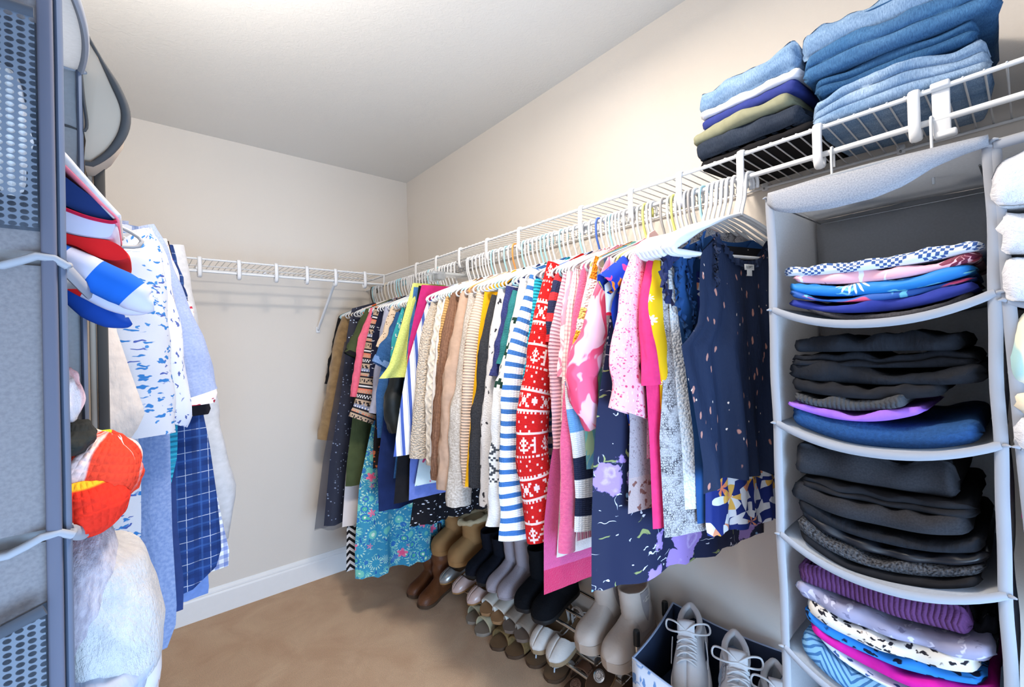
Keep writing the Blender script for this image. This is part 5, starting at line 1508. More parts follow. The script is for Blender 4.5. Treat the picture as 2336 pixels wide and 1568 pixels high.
rs, rb = prism_thing('sock', 'bright red sock lying under the white headband', 'sock', [(90, 505), (140, 528), (190, 540), (250, 548), (285, 566), (298, 590), (262, 597), (215, 585), (165, 560), (90, 545)], yc0-.002, yc1, M_REDK, group=GT)
def sock_tube(label, pts, y, rs_, zones, flat=.8, group=GT):
    """a rolled sock along measured points; zones = [(start, material)]"""
    n = 48
    P = smoothpath([hit(a, b, 1, y) for a, b in pts], n)
    r = np.interp(np.linspace(0, 1, n), np.linspace(0, 1, len(rs_)), rs_)
    base = P.mean(0)
    V, Fc = tube(P-base, r, 18)
    me = mesh('sock', V, Fc, zones[0][1])
    for z in zones[1:]: me.materials.append(z[1])
    st = [z[0] for z in zones]
    for p in me.polygons:
        i = p.vertices[0]//18
        p.material_index = max(0, np.searchsorted(st, i/(n-1)+1e-6)-1)
    o = link('sock', me, None, base)
    return tag(o, label, 'sock', group)
k = .00043   # metres per photo pixel at this distance
sock_tube('royal blue sock with white heel and white toe curling out of the organizer', [(95, 570), (135, 588), (185, 612), (240, 640), (290, 664), (330, 690), (350, 692)], -2.085, [30*k, 34*k, 38*k, 40*k, 42*k, 38*k, 20*k], [(0, M_BLUEK), (.17, M_LAV), (.42, M_BLUEK), (.78, M_LAV)])
sock_tube('red sock with white toe folded under the royal blue sock', [(95, 600), (150, 632), (200, 658), (255, 688), (310, 702), (345, 700)], -2.06, [20*k, 24*k, 26*k, 24*k, 24*k, 14*k], [(0, M_REDK), (.42, M_LAV)])
sock_tube('deep blue sock hanging lowest in the top opening', [(150, 640), (190, 680), (235, 715), (280, 735), (298, 732)], -2.04, [26*k, 34*k, 36*k, 28*k, 10*k], [(0, M_DBLUE)])
def lump(name, label, cat, px, py, rx, ry, y, mat, ry_depth=.05, seed=1, rot=0.0, amp=.12, group=None, sq=2.0, fold=0.0):
    c = hit(px, py, 1, y)
    Zs = (c-CAM) @ _f
    sx, sz = rx*Zs/FPX, ry*Zs/FPX
    wb = Wob(seed, 3, 7, .55)
    nr_, nc_ = 30, 40
    P = np.zeros((nr_, nc_+1, 3)); UV = np.zeros((nr_, nc_+1, 2))
    for i in range(nr_):
        a = pi*i/(nr_-1)
        for j in range(nc_+1):
            b = 2*pi*j/nc_
            d = np.array([sin(a)*cos(b), sin(a)*sin(b), cos(a)])
            kq = (abs(d[0])**sq+abs(d[1])**sq+abs(d[2])**sq)**(-1/sq)
            q = d*kq*(1+amp*wb(*(d*1.4))+fold*sin(9*(d[2]*1.1+.5*d[0])+2*wb(*(d*.6))))
            x, yy, z = q[0]*sx, q[1]*ry_depth, q[2]*sz
            P[i, j] = (x*cos(rot)-z*sin(rot), yy, x*sin(rot)+z*cos(rot)); UV[i, j] = (b/(2*pi)*3*(sx+sz), a/pi*2*sz)
    o = link(name, gridmesh(name, P, mat, UV, True), None, c)
    return tag(o, label, cat, group)
M_RSOCK = fab('red_novelty_sock_knit', blobs(solid('#e8432c', .1, 30), [('#f6d6d2', 17, .34, .5, .65, .03), ('#f6d6d2', 60, .22, .4, .3, .02), ('#c9dc32', 15, .26, .8, .3, .02), ('#f3b52a', 30, .16, .3, .3, .03)]), 'knit')
M_RED2 = fab('red_orange_knit', over(solid('#e3301f', .12, 30), (lambda N: N.lt(N.math('ABSOLUTE', N.math('SUBTRACT', N.sep(N.uv())[1], .072)), .006, .002), '#7fae3c'), (lambda N: N.lt(N.math('ABSOLUTE', N.math('SUBTRACT', N.sep(N.uv())[1], .012)), .003, .001), '#f3b52a')), 'knit')
GM = 'socks in the middle opening'
lump('sock', 'white and pink fuzzy sock above the black cloth', 'sock', 145, 905, 33, 58, -2.07, fab('white_pink_fuzzy', brush('#efe6ec', '#e9a6ae', '#d9d2e4', 6), 'fuzzy', sheen=.5), .05, 3, group=GM)
lump('sock', 'black knit sock between the white and red socks', 'sock', 160, 1000, 46, 42, -2.075, fab('black_sock_knit', '#2f312f', 'knit'), .05, 5, rot=-.3, group=GM)
lump('sock', 'red novelty sock with white letters rolled on top', 'sock', 215, 1075, 86, 88, -2.06, M_RSOCK, .055, 7, rot=-.35, amp=.07, group=GM)
lump('sock', 'red orange sock rolled into a ball below the novelty sock', 'sock', 195, 1148, 76, 68, -2.09, M_RED2, .05, 9, rot=.1, amp=.05, group=GM)
GW = 'sweatshirts in the lower opening'
lump('sweatshirt', 'gray fuzzy sweatshirt below the red socks', 'sweatshirt', 180, 1340, 68, 170, -2.07, fab('gray_lilac_fuzzy', heather('#b7b0bd', '#8f8896', 110), 'fuzzy', sheen=.4), .06, 13, rot=-.12, amp=.03, group=GW, fold=.03)
lump('sweatshirt', 'white sweatshirt bulging out of the lower opening', 'sweatshirt', 240, 1400, 100, 172, -2.05, fab('white_fleece_cloth', heather('#c9c9cb', '#bdbdc1', 80), 'fuzzy'), .07, 15, rot=.12, amp=.03, group=GW, sq=2.7, fold=.022)
lump('sweatshirt', 'pale gray blue sweatshirt at the bottom of the lower opening', 'sweatshirt', 215, 1560, 105, 72, -2.08, fab('pale_gray_blue_fleece', heather('#b9c0d0', '#9ba5bd', 30), 'crinkle'), .06, 17, rot=.25, amp=.06, group=GW, fold=.05)
lump('shirt', 'gray shirt with faded red print behind the white sweatshirt', 'shirt', 312, 1470, 46, 150, -2.0, fab('gray_red_brush', brush('#c9c8cc', '#d2d0d2', '#b7443f', 7), 'weave'), .05, 19, rot=.08, amp=.08, group=GW)
# ------------------------------------------------------------------ the shoe rack
M_CHROME = plain('chrome_tube', '#c9c6c0', .22, .5, 1.0, var=.05)
M_CAPB = plain('black_plastic_cap', '#17181a', .4, .4)
RX0, RX1, RY0, RY1 = -.205, -.035, -.66, -1.868
rk = empty('shoe_rack', (RX0, RY0, 0), 'chrome two-tier shoe rack with black end caps along the right wall', 'shoe rack')
RB = np.array((RX0, RY0, 0))
for y in (RY0, RY1):
    for x, h in ((RX0, .375), (RX1, .40)):
        po = put('post', [tube(np.array([(x, y, .012), (x, y, h*.5), (x, y, h)])-RB, .0085, 14)], M_CHROME, rk)
        put('end_cap', [lathe([(0, h-.035), (.0105, h-.035), (.0108, h+.006), (.009, h+.012), (0, h+.012)], 16, (x-RB[0], y-RB[1], 0))], M_CAPB, po)
        put('foot', [lathe([(0, 0), (.0105, 0), (.0108, .022), (0, .022)], 16, (x-RB[0], y-RB[1], 0))], M_CAPB, po)
TIER = {}
for nm, zf, zb in (('upper', .262, .292), ('lower', .118, .150)):
    TIER[nm] = (zf, zb)
    for x, z in ((RX0, zf), (RX0+.062, zf+(zb-zf)*.4), (RX1, zb)):
        rl = put('rail', [tube(np.array([(x, RY0, z), (x, (RY0+RY1)/2, z), (x, RY1, z)])-RB, .0052, 12)], M_CHROME, rk)
        put('rail_sleeve', [tube(np.array([(x, -1.13, z), (x, -1.5, z), (x, RY1, z)])-RB, .0064, 12)], M_CHROME, rl)
    for y in (RY0, RY1):
        put('side_bar', [tube(np.array([(RX0, y, zf), (RX1, y, zb)])-RB, .006, 10)], M_CHROME, rk)

# ------------------------------------------------------------------ shoes: local x runs heel to toe, z up
def half_w(t, W, point=0.0, waist=.78):
    xs = [0, .03, .08, .16, .30, .45, .62, .74, .84, .92, .97, 1]
    ys = [0, .36, .58, .68, .70*waist/.78, .74*waist/.78, .93, 1.0, .95-.1*point, .78-.25*point, .50-.25*point, 0]
    return np.interp(t, xs, ys)*W/2
TS = 0.5-0.5*np.cos(np.linspace(0, pi, 34))
def smooth1(y):
    y = np.asarray(y, float)
    z = y.copy()
    z[1:-1] = (y[:-2]+2*y[1:-1]+y[2:])/4
    return z
def sole(L, W, h, z0=0.0, rocker=0.0, heel=0.0, grow=1.0, point=0.0, zprof=None):
    secs = []
    w = smooth1(half_w(TS, W*grow, point)); w[0] = w[-1] = .002
    for t, ww in zip(TS, w):
        zz = z0+rocker*max(0, (t-.75)/.25)**2*.02+(np.interp(t, *zprof) if zprof else 0)
        b = min(h*.3, .004)
        hh = h+heel*max(0, 1-t/.45)
        lo = zz-heel*max(0, 1-t/.45)*0
        x = t*L
        secs.append([(x, -ww*.97, lo), (x, -ww, lo+b), (x, -ww, lo+hh-b), (x, -ww*.96, lo+hh), (x, ww*.96, lo+hh), (x, ww, lo+hh-b), (x, ww, lo+b), (x, ww*.97, lo)])
    return loft(secs)
def upper(L, W, z0, hx, hy, ox=None, oy=None, t0=0.0, t1=1.0, nphi=14, e=.75, point=0.0, grow=.97, zprof=None):
    """upper surface from the sole edge over the top; ox/oy = how far the top is left open (0 closed, 1 open) along the length"""
    ts = t0+(t1-t0)*TS
    w = smooth1(half_w(ts, W*grow, point)); w = np.maximum(w, .0015)
    h = np.interp(ts, hx, hy)
    h = smooth1(h)
    o = np.interp(ts, ox, oy) if ox is not None else np.zeros_like(ts)
    V, Fc = [], []
    parts = []
    for sgn in (-1, 1):
        P = np.zeros((len(ts), nphi, 3))
        for i, t in enumerate(ts):
            zb = z0+(np.interp(t, *zprof) if zprof else 0)
            for j in range(nphi):
                ph = pi/2*(1-(1-o[i])*j/(nphi-1))
                P[i, j] = (t*L, sgn*w[i]*max(0.0, sin(ph))**e, zb+h[i]*max(0.0, cos(ph))**.85)
        parts.append((P.reshape(-1, 3), gridF(len(ts), nphi, 0, sgn < 0)))
    return join(parts)
def insole(L, W, z, t1=1.0, grow=.9, zprof=None):
    w = smooth1(half_w(TS, W*grow))
    P = [[(t*L, s*ww, z+(np.interp(t, *zprof) if zprof else 0)) for s in (-1, -.5, 0, .5, 1)] for t, ww in zip(TS, w)]
    P = np.array(P)
    return P.reshape(-1, 3), gridF(len(TS), 5)
def solid_put(name, part, mat, root, th=.003, off=-1, sub=0):
    o = put(name, part, mat, root)
    md = o.modifiers.new('thick', 'SOLIDIFY'); md.thickness = th; md.offset = off
    return o
def shaft(L, W, H, cx=.075, a0=.072, b0=.040, a1=.066, b1=.046, z0=.05, lean=0.0, seed=1, slouch=0.0, inner=True):
    """the leg of a boot: stacked ellipses that turn inward at the top"""
    wb = Wob(seed, 2, 5, .5)
    secs = []
    n = 22
    prof = [(q, 1.0) for q in np.linspace(0, 1, n)]
    prof += [(1.0, .93), (.97, .90), (.75, .86)] if inner else []
    for q, k in prof:
        z = z0+(H-z0)*q
        a = (a0+(a1-a0)*q)*k; b = (b0+(b1-b0)*q)*k
        sl = 1+slouch*sin(q*26)
        ring = []
        for m in range(28):
            th = 2*pi*m/28
            r = 1+.03*wb(cos(th), q*6+sin(th))
            ring.append((cx+lean*q+a*cos(th)*r*sl, b*sin(th)*r*sl, z+.004*cos(th)*q))
        secs.append(ring)
    return loft(secs, True, True)
def boot(root, L, W, H, mat, msole, sole_h=.02, heel=0.0, toe_h=.055, sh={}, lug=False, gore=None, grow=1.04):
    put('sole', [sole(L, W, sole_h, grow=grow, rocker=.4)], msole, root)
    if lug:
        for t in (.12, .26, .5, .64, .78):
            for s in (-1, 1):
                put('tread_block', [rbox((t*L, s*half_w(t, W)*1.0, sole_h*.32), (.016, .010, sole_h*.6), .002)], msole, root)
    if heel:
        put('heel', [rbox((L*.13, 0, -heel/2+.002), (L*.24, W*.62, heel), .004)], msole, root)
    ank = sh.get('z0', .055)
    put('upper', [upper(L, W, sole_h-.002, [0, .12, .3, .45, .58, .72, .86, .95, 1], [ank+.02, ank+.05, ank+.055, ank+.038, toe_h*1.28, toe_h*1.06, toe_h*.9, toe_h*.62, .012], e=.62)], mat, root)
    lg = put('shaft', [shaft(L, W, H, **sh)], mat, root)
    if gore:
        for s in (-1, 1):
            G_ = []
            cx = sh.get('cx', .075)
            for q in np.linspace(0, 1, 12):
                z = H-.004-(H*.55)*q
                hw = .020*(1-q**2.5)+.001
                b = np.interp((z-sh.get('z0', .05))/(H-sh.get('z0', .05)), [0, 1], [sh.get('b0', .04), sh.get('b1', .046)])
                G_.append([(cx+.004+u*hw, s*(b*sqrt(max(0, 1-((.004+u*hw)/.068)**2))+.0012), z) for u in np.linspace(-1, 1, 7)])
            G_ = np.array(G_)
            put('elastic_gore', [(G_.reshape(-1, 3), gridF(12, 7, 0, s > 0))], gore, lg)
    return lg
def band(L, W, t0, t1, h0, h1, mat, root, z0=.012, name='strap', th=.003, grow=1.04, n=12, wav=None, skew=0.0):
    P = np.zeros((n, 21, 3)); UV = np.zeros((n, 21, 2))
    for i, q in enumerate(np.linspace(0, 1, n)):
        t = t0+(t1-t0)*q
        w = half_w(t, W)*grow
        h = h0+(h1-h0)*q
        for j, ph in enumerate(np.linspace(-pi/2, pi/2, 21)):
            k = 1+(wav*sin(q*9+ph*3) if wav else 0)
            P[i, j] = ((t+skew*ph/pi)*L+.012*cos(ph)*(q-.5)*0, w*math.copysign(abs(sin(ph))**.75, sin(ph)), z0+h*max(0, cos(ph))**.8*k); UV[i, j] = (t*L, ph*.04)
    o = link(name, gridmesh(name, P, mat, UV), root)
    md = o.modifiers.new('thick', 'SOLIDIFY'); md.thickness = th; md.offset = 0
    return o
def shoe(label, cat, name, loc, yaw, pitch=0.0, roll=0.0, group=None):
    return empty(name, loc, label, cat, group, (roll, pitch, yaw))
def on_tier(tier, toe_px, L, toe_in=0.0, drop=0.0, lift=0.0):
    """rest a shoe on a tier: its toe tip is measured in the photo at the front rail's height"""
    zf, zb = TIER[tier]
    p = hit(*toe_px, 2, zf+.02)
    y = p[1]
    sl = (zb-zf)/(RX1-RX0)
    x_toe = -.285 if tier == 'upper' else -.262
    x_heel = x_toe+L
    z = zf+sl*(x_heel-RX0)+.0066
    return (x_heel, y, z), pi+toe_in, math.atan(sl)
SM = {}
SM['ugg'] = fab('tan_suede_sheepskin', '#a67c50', 'fuzzy'); SM['fur'] = plain('cream_sheepskin_fur', '#c9b592', .95, .05, bump=.01); SM['tansole'] = plain('tan_rubber_sole', '#9a7247', .8, .2)
SM['blacksu'] = plain('blue_black_suede', '#14161f', .9, .1, bump=.003); SM['blacksole'] = plain('black_rubber', '#141416', .6, .3)
SM['lav'] = plain('lavender_gray_suede', '#9a929a', .92, .1, bump=.003); SM['lavsole'] = plain('lavender_gray_sole', '#8a8288', .8, .2)
SM['blackfab'] = plain('black_faux_suede', '#0e0f13', .9, .1, bump=.003)
SM['chel'] = plain('stone_beige_leather', '#b7aaa0', .6, .3, var=.14, sc=14, bump=.001); SM['chelsole'] = plain('stone_beige_rubber_sole', '#a39284', .7, .25); SM['gore'] = plain('gray_elastic', '#8b8280', .9, .1)
SM['brown'] = plain('brown_leather', '#6b3d20', .5, .4, var=.25, sc=20, bump=.002); SM['dbrown'] = plain('dark_brown_leather', '#40220f', .55, .35)
SM['nude'] = plain('nude_patent', '#c3a79f', .25, .5); SM['silver'] = plain('silver_leather', '#a9a8a6', .3, .5, .6)
SM['tan'] = plain('tan_leather_footbed', '#9a7450', .6, .3, var=.15, sc=15); SM['offwhite'] = plain('off_white_leather', '#cfc8be', .55, .35); SM['rafia'] = plain('cream_raffia', '#b9ab8c', .9, .1, bump=.004)
SM['cork'] = plain('tan_woven_raffia', '#93754c', .9, .1, var=.3, sc=120, bump=.004); SM['taupe'] = plain('taupe_suede', '#8f8276', .9, .1, bump=.002); SM['taupe2'] = plain('taupe_footbed', '#6f6056', .8, .2)
SM['canvas'] = plain('off_white_canvas', '#cbc5c0', .85, .2, bump=.002); SM['jute'] = plain('jute_rope_sole', '#9a8468', .9, .1, bump=.004); SM['insole'] = plain('brown_lining', '#7d6248', .8, .2)
SM['foot'] = plain('brown_leather_footbed', '#80644a', .55, .35, var=.2, sc=20); SM['footedge'] = plain('dark_brown_sole', '#4f3a2b', .7, .2); SM['palestrap'] = plain('pale_gray_blue_strap', '#c6cdd6', .5, .4)
SM['metal'] = plain('polished_silver_trim', '#c8c6c4', .18, .6, .9); SM['bronze'] = plain('bronze_leather', '#7a5a48', .35, .5, .3)
def pair(labels, cat, name, build, places, group):
    """build the first shoe with its parts, then copy it and each part for the second"""
    def cp(o, par):
        c = o.copy(); COL.objects.link(c)
        if par is not None: c.parent = par
        for ch in list(o.children): cp(ch, c)
        return c
    first = None
    for lab, (loc, yaw, pitch) in zip(labels, places):
        if first is None:
            first = empty(name, (0, 0, 0), lab, cat, group)
            build(first)
            o = first
        else:
            o = cp(first, None)
            o['label'] = lab
        o.location = loc; o.rotation_euler = (0, pitch, yaw)
GR = 'shoes on the rack'
# --- upper tier
def b_ugg(r):
    L, W = .255, .108
    lg = boot(r, L, W, .175, SM['ugg'], SM['tansole'], .022, toe_h=.07, sh=dict(cx=.078, a0=.076, b0=.048, a1=.074, b1=.054, z0=.065, seed=3))
    ring = []
    wb = Wob(5, 2, 7, 2.0)
    P = [(.078+.076*cos(t), .055*sin(t), .178+.006*cos(t)) for t in np.linspace(0, 2*pi, 41)[:-1]]
    put('fur_cuff', [tube(P, [.013*(1+.3*wb(cos(t)*2, sin(t)*2)) for t in np.linspace(0, 2*pi, 41)[:-1]], 10, True)], SM['fur'], lg)
    put('fur_lining', [lathe([(0, -.03), (.03, -.028), (.05, -.012), (.052, 0)], 20, (.078, 0, .178))], SM['fur'], lg)
pair(['tan sheepskin boot with cream fur cuff, nearer of the pair', 'tan sheepskin boot with cream fur cuff, farther of the pair'], 'boot', 'boot', b_ugg,
     [on_tier('upper', (1012, 1294), .255, -.10), on_tier('upper', (985, 1262), .255, -.06)], GR)
def b_black(r):
    boot(r, .25, .095, .16, SM['blacksu'], SM['blacksole'], .014, toe_h=.055, sh=dict(cx=.07, a0=.070, b0=.040, a1=.062, b1=.044, z0=.05, seed=8))
pair(['blue black suede ankle boot beside the tan sheepskin boots', 'blue black suede ankle boot beside the lavender gray boots'], 'boot', 'boot', b_black,
     [on_tier('upper', (1082, 1302), .25), on_tier('upper', (1112, 1316), .25)], GR)
def b_lav(r):
    boot(r, .25, .088, .215, SM['lav'], SM['lavsole'], .010, toe_h=.05, sh=dict(cx=.068, a0=.058, b0=.036, a1=.052, b1=.040, z0=.05, seed=9))
pair(['lavender gray suede sock boot, farther one of two', 'lavender gray suede sock boot, nearer one of two'], 'boot', 'boot', b_lav,
     [on_tier('upper', (1134, 1330), .25), on_tier('upper', (1160, 1346), .25)], GR)
def b_blackflat(r):
    boot(r, .25, .10, .20, SM['blackfab'], SM['blacksole'], .016, toe_h=.06, sh=dict(cx=.075, a0=.074, b0=.042, a1=.066, b1=.046, z0=.05, seed=10))
pair(['black round-toed ankle boot under the magenta hem', 'black round-toed ankle boot beside the stone beige boots'], 'boot', 'boot', b_blackflat,
     [on_tier('upper', (1202, 1372), .25), on_tier('upper', (1243, 1396), .25)], GR)
def b_chel(r):
    boot(r, .265, .102, .20, SM['chel'], SM['chelsole'], .034, toe_h=.055, sh=dict(cx=.078, a0=.068, b0=.042, a1=.060, b1=.046, z0=.06, seed=11), lug=True, gore=SM['gore'], grow=1.08)
    put('pull_tab', [tube([(.016, 0, .185), (.008, 0, .205), (.004, 0, .20), (.010, 0, .175)], .004, 8, flat=((0, 1, 0), 2.4))], SM['gore'], r)
pair(['chunky stone beige chelsea boot below the lilac floral dress', 'chunky stone beige chelsea boot beside the sneaker bin'], 'boot', 'boot', b_chel,
     [on_tier('upper', (1346, 1462), .265), on_tier('upper', (1402, 1506), .265)], GR)
# --- lower tier
def b_flat(r):
    L, W = .245, .082
    put('sole', [sole(L, W, .008)], SM['tansole'], r)
    solid_put('upper', [upper(L, W, .006, [0, .1, .3, .5, .62, .75, .9, 1], [.06, .06, .052, .045, .05, .046, .034, .01], [0, .05, .56, .66, .70], [.86, .84, .86, .6, 0])], SM['nude'], r, .002)
    put('insole', [insole(L, W, .0105)], SM['insole'], r)
pair(['shiny nude ballet flat, farther of the two on the lower tier', 'shiny nude ballet flat beside the off-white slides'], 'shoe', 'ballet_flat', b_flat,
     [on_tier('lower', (1052, 1336), .245), on_tier('lower', (1078, 1364), .245)], GR)
def b_slide(mat_s, mat_f, wav=None, W=.094, t0=.50, t1=.84, h0=.052, h1=.034, edge=None):
    def f(r):
        L = .245
        put('sole', [sole(L, W, .014)], edge or mat_f, r)
        put('footbed', [insole(L, W, .0148, grow=.96)], mat_f, r)
        band(L, W, t0, t1, h0, h1, mat_s, r, wav=wav)
    return f
pair(['off-white leather slide sandal with tan footbed, farther one', 'off-white leather slide sandal with tan footbed, nearer one'], 'sandal', 'slide_sandal', b_slide(SM['offwhite'], SM['tan']),
     [on_tier('lower', (1100, 1392), .245), on_tier('lower', (1130, 1408), .245)], GR)
pair(['taupe suede slide sandal beside the off-white slides', 'taupe suede slide sandal beside the off-white espadrilles'], 'sandal', 'slide_sandal', b_slide(SM['taupe'], SM['taupe2'], t0=.40, t1=.86, h0=.06),
     [on_tier('lower', (1172, 1420), .245), on_tier('lower', (1198, 1440), .245)], GR)
def b_esp(r):
    L, W = .25, .094
    zp = ([0, .3, .6, 1], [.03, .02, .004, 0])
    put('sole', [sole(L, W, .018, heel=.03)], SM['jute'], r)
    solid_put('upper', [upper(L, W, .018, [0, .45, .55, .66, .8, .93, 1], [.0, .02, .048, .052, .044, .026, .01], [0, .50, .64, .70], [1, .92, .55, 0], t0=.44)], SM['canvas'], r, .003)
    put('footbed', [insole(L, W, .022, zprof=([0, .45], [.028, 0]))], SM['insole'], r)
    hc = solid_put('heel_strap', [upper(L, W, .048, [0, .2, .3], [.05, .045, .02], [0, .3], [.95, .92], t0=0, t1=.26)], SM['canvas'], r, .003)
    band(L, W, .22, .27, .085, .085, SM['canvas'], r, z0=.03, name='ankle_strap', th=.0025, grow=1.0)
    put('buckle', [tube([(.052, .036, .075), (.066, .036, .075), (.066, .037, .092), (.052, .037, .092)], .0014, 6, True)], SM['metal'], r)
pair(['off-white canvas espadrille with ankle strap, farther one', 'off-white canvas espadrille with ankle strap beside the beige boots'], 'shoe', 'espadrille', b_esp,
     [on_tier('lower', (1232, 1462), .25, .05), on_tier('lower', (1276, 1484), .25, .05)], GR)
def disc(r, x, z, rad, mat, tilt=-.9):
    o = put('medallion', [lathe([(0, .006), (rad*.35, .006), (rad*.42, .003), (rad*.72, .003), (rad*.78, .006), (rad, .004), (rad, 0), (0, 0)], 24)], mat, r)
    o.location = (x, 0, z); o.rotation_euler = (0, radians(35), 0)
    pts = [rbox((cos(a)*rad*.57, sin(a)*rad*.57, .005), (.004, .004, .004), .001) for a in np.linspace(0, 2*pi, 11)[:-1]]
    put('medallion_beads', pts, mat, o)
    return o
def b_disc(mat, foot, edge):
    def f(r):
        L, W = .24, .09
        put('sole', [sole(L, W, .010)], edge, r)
        put('footbed', [insole(L, W, .0108, grow=.94)], foot, r)
        disc(r, L*.74, .026, .021, mat)
        put('thong_post', [tube([(L*.77, 0, .010), (L*.75, 0, .030)], .003, 8)], mat, r)
        band(L, W, .42, .60, .062, .055, mat, r, z0=.012, th=.002)
        put('strap_cutwork', [rbox((L*(.45+.05*i), math.copysign(.03, j), .056), (.006, .006, .004), .0015, (j*.7, 0, 0)) for i in range(3) for j in (-1, 1)], edge, r)
    return f
pair(['silver medallion thong sandal beside the espadrilles', 'silver medallion thong sandal beside the printed bin'], 'sandal', 'thong_sandal', b_disc(SM['metal'], SM['footedge'], SM['tan']),
     [on_tier('lower', (1352, 1548), .24, .12), on_tier('lower', (1418, 1590), .24, .12)], GR)
# a silver flat at the far end of the lower tier
def b_silver(r):
    b_flat(r)
    for c in r.children:
        if c.name.startswith('upper'): c.data.materials[0] = SM['silver']
pair(['silver ballet flat at the far end of the lower tier'], 'shoe', 'ballet_flat', b_silver, [on_tier('lower', (1022, 1316), .245)], GR)
# --- on the carpet
def on_floor(toe_px, L, yaw_off=0.0):
    p = hit(*toe_px, 2, .012)
    ya = pi+yaw_off
    return (p[0]-L*cos(ya), p[1]-L*sin(ya), .0005), ya, 0
GF = 'sandals on the carpet under the rack'
pair(['cream raffia slide sandal with ruffled strap, farther one', 'cream raffia slide sandal with ruffled strap, nearer one'], 'sandal', 'slide_sandal', b_slide(SM['rafia'], SM['taupe'], wav=.12, h0=.06, h1=.045),
     [on_floor((1078, 1412), .215, .10), on_floor((1098, 1438), .215, .10)], GF)
pair(['tan woven raffia slide sandal, farther one', 'tan woven raffia slide sandal, nearer one'], 'sandal', 'slide_sandal', b_slide(SM['cork'], SM['foot'], t0=.42, t1=.80, h0=.062, h1=.046, edge=SM['footedge']),
     [on_floor((1134, 1470), .215, .12), on_floor((1170, 1488), .215, .12)], GF)
def b_thong(r):
    L, W = .225, .09
    put('sole', [sole(L, W, .014)], SM['footedge'], r)
    put('footbed', [insole(L, W, .0148, grow=.95)], SM['foot'], r)
    put('toe_post', [tube([(L*.80, 0, .012), (L*.785, 0, .034)], .0032, 8)], SM['palestrap'], r)
    for s in (-1, 1):
        put('strap', [tube(smoothpath([(L*.785, 0, .036), (L*.66, s*.022, .046), (L*.52, s*.036, .036), (L*.42, s*.037, .012)], 16), [.005]+[.009]*14+[.007], 8, flat=((0, 0, 1), .45))], SM['palestrap'], r)
    put('bow', [rbox((L*.785, s*.011, .039), (.012, .022, .007), .003, (s*.4, 0, s*.3)) for s in (-1, 1)], SM['palestrap'], r)
pair(['brown thong sandal with pale gray straps, farther one', 'brown thong sandal with pale gray straps, nearer one'], 'sandal', 'thong_sandal', b_thong,
     [on_floor((1208, 1518), .225, .20), on_floor((1250, 1552), .225, .20)], GF)
pair(['bronze medallion sandal on the carpet at the bottom edge'], 'sandal', 'thong_sandal', b_disc(SM['bronze'], SM['footedge'], SM['footedge']), [on_floor((1302, 1586), .215, .2)], GF)
# tall brown boots standing beyond the rack
def b_tall(r):
    boot(r, .25, .09, .315, SM['brown'], SM['footedge'], .016, toe_h=.052, sh=dict(cx=.07, a0=.052, b0=.042, a1=.056, b1=.050, z0=.05, seed=14, slouch=.035))
p1 = hit(1000, 1352, 2, 0.01); p2 = hit(975, 1338, 2, .01)
pair(['tall slouchy brown leather boot on the carpet, nearer of two', 'tall slouchy brown leather boot on the carpet, farther of two'], 'boot', 'boot', b_tall,
     [((-.115, -.605, 0), radians(200), 0), ((-.105, -.495, 0), radians(196), 0)], 'tall brown boots')

# ------------------------------------------------------------------ the printed bin of white sneakers
M_BINI = plain('navy_bin_lining', '#2a3750', .7, .2); M_BINO = fab('white_blue_floral_canvas', blobs('#dfe6f4', [('#6f97d0', 32, .34, .6, .7, .02), ('#9fbbe4', 45, .28, 1.6, .5, .02)]), 'weave')
bn = empty('storage_bin', (-.19, -2.09, 0), 'white and blue floral fabric bin with navy lining, full of white sneakers', 'bin')
BN = np.array((-.19, -2.09, 0))
cor = [(-.335, -1.945), (-.045, -1.905), (-.035, -2.262), (-.352, -2.262)]
zt_ = [.40, .425, .425, .40]
for i in range(4):
    (x0, y0), (x1, y1) = cor[i], cor[(i+1) % 4]
    P = np.zeros((8, 14, 3)); UV = np.zeros((8, 14, 2))
    nx, ny = (y1-y0), -(x1-x0)
    l = math.hypot(nx, ny)
    for a, q in enumerate(np.linspace(0, 1, 8)):
        for b, t in enumerate(np.linspace(0, 1, 14)):
            bl = .012*sin(pi*t)*q
            zz = (zt_[i]+(zt_[(i+1) % 4]-zt_[i])*t-.012*sin(pi*t))*q
            P[a, b] = (x0+(x1-x0)*t-nx/l*bl*.0, y0+(y1-y0)*t, zz+.001); UV[a, b] = (t*l, zz)
    for nm, mt, off in (('outer_wall', M_BINO, .0025), ('inner_wall', M_BINI, -.0025)):
        Q = P-BN+np.array([-nx/l*off, -ny/l*off, 0]) if False else P-BN
        cxy = np.array([-.19, -2.09])-BN[:2]
        d = np.array([(x0+x1)/2-BN[0], (y0+y1)/2-BN[1], 0]); d /= np.linalg.norm(d)
        Q = Q+d*off
        o = link(nm, gridmesh(nm, Q, mt, UV), bn)
        md = o.modifiers.new('thick', 'SOLIDIFY'); md.thickness = .0035; md.offset = 0
    rim = [P[-1, b]-BN for b in range(14)]
    put('rim_binding', [tube(np.array(rim), .003, 8)], M_BINO, bn)
put('bin_floor', [rbox((0, 0, .262), (.27, .30, .01), .003)], M_BINI, bn)
M_SNK = plain('white_sneaker_leather', '#d5d7dc', .55, .35, bump=.0006); M_SNKS = plain('white_rubber_sole', '#dfe0e4', .5, .4); M_LACE = fab('white_lace_cord', '#e6e7ea', 'weave'); M_SNKI = fab('pale_blue_lining', '#a9bfd9', 'weave'); M_DKI = fab('dark_blue_lining', '#2f3c50', 'weave')
M_LEO = fab('white_black_leopard_patch', blobs('#cfd4de', [('#1d2433', 150, .30, 1.4, .8, .006)]))
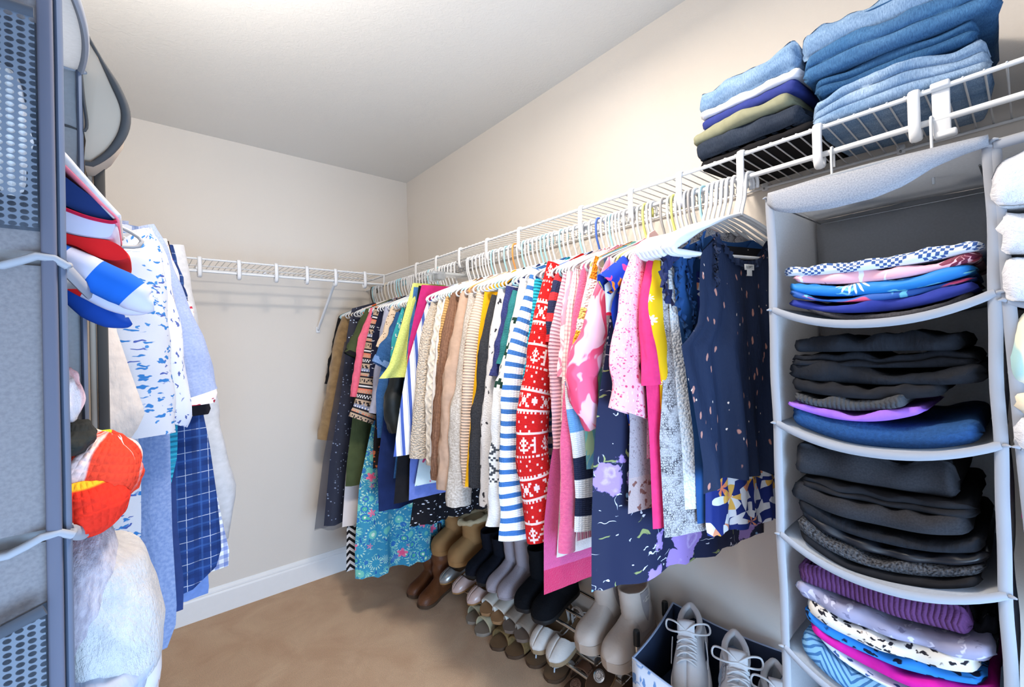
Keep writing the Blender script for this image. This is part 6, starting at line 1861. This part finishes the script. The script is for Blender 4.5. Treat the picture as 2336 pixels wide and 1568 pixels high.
def sneaker(label, loc, rot, lining, patch=None, slash=False):
    r = empty('sneaker', loc, label, 'sneaker', 'white sneakers in the bin', rot)
    L, W = .265, .100
    put('sole', [sole(L, W, .028, grow=1.10, rocker=.5)], M_SNKS, r)
    hx = [0, .1, .25, .36, .46, .6, .75, .88, .96, 1]; hy = [.080, .076, .066, .078, .080, .068, .054, .042, .028, .01]
    o = solid_put('upper', [upper(L, W, .024, hx, hy, [0, .06, .14, .30, .40, .46], [.62, .60, .66, .60, .32, 0], e=.66)], M_SNK, r, .006)
    put('insole', [insole(L*.62, W, .034)], lining, r)
    cl = []
    for t in np.linspace(0, 1, 40)[:-1]:
        a = 2*pi*t
        x = .062+.058*cos(a); 
        tt = np.clip(x/L, 0, 1)
        ww = half_w(max(tt, .04), W*.97)*.92
        z = .024+np.interp(tt, hx, hy)*.74+.004
        cl.append((x, ww*sin(a)*.92, z))
    put('collar', [tube(cl, .0085, 10, True)], M_SNK, r)
    tg = [[(x, s*(.020+.004*(1-q)), .102+.018*(1-q)-.10*max(0, q-.15)*.35+(.003*(1-s*s))) for s in np.linspace(-1, 1, 7)] for q, x in zip(np.linspace(0, 1, 10), np.linspace(.088, .165, 10))]
    tg = np.array(tg)
    solid_put('tongue', [(tg.reshape(-1, 3), gridF(10, 7))], M_SNK, r, .006)
    lc = []
    for i, x in enumerate(np.linspace(.112, .178, 5)):
        z = .024+np.interp(x/L, hx, hy)+.006
        for s in (-1, 1):
            lc.append(tube(smoothpath([(x, -s*.026, z-.012), (x+.004, -s*.012, z), (x+.010, s*.012, z), (x+.013, s*.026, z-.012)], 12), .0030, 8, flat=((0, 0, 1), .6)))
    lo = put('laces', lc, M_LACE, r)
    zb = .024+np.interp(.10/L, hx, hy)+.012
    for s in (-1, 1):
        put('bow_loop', [tube(smoothpath([(.115, 0, zb), (.10, s*.03, zb+.012), (.085, s*.058, zb-.004), (.100, s*.060, zb-.020), (.118, s*.03, zb-.006), (.117, 0, zb)], 30), .0028, 8)], M_LACE, lo)
    put('toe_cap', [upper(L*1.004, W*1.02, .025, [.8, .88, .96, 1], [.040, .036, .024, .008], t0=.82, e=.66)], M_SNKS, r)
    if patch:
        for s in (-1, 1):
            P = np.zeros((8, 8, 3)); UV = np.zeros((8, 8, 2))
            for i, t in enumerate(np.linspace(.36, .56, 8)):
                w_ = half_w(t, W*.97); h_ = np.interp(t, hx, hy)
                for j, ph in enumerate(np.linspace(pi*.42, pi*.22, 8)):
                    P[i, j] = (t*L, s*(w_*sin(ph)**.66+.0015), .024+h_*cos(ph)**.85+.001); UV[i, j] = (t*L, ph*.06)
            link('leopard_panel', gridmesh('leopard_panel', P, patch, UV), r)
    if slash:
        for s in (-1, 1):
            put('side_stripe', [tube(smoothpath([(L*.42, s*.047, .075), (L*.55, s*.050, .055), (L*.66, s*.050, .048)], 12), .004, 6, flat=((0, 1, 0), .4))], M_SNKS, r)
    return r
R_ = radians
sneaker('plain white sneaker with dark lining, farthest in the bin', (-.045, -1.985, .392), (R_(8), R_(22), R_(203)), M_DKI, None, True)
sneaker('white sneaker with leopard side panel and pale blue lining', (-.062, -2.105, .372), (R_(-4), R_(20), R_(206)), M_SNKI, M_LEO)
sneaker('white sneaker with leopard panel nearest the organizer', (-.055, -2.205, .330), (R_(-6), R_(16), R_(204)), M_SNKI, M_LEO)
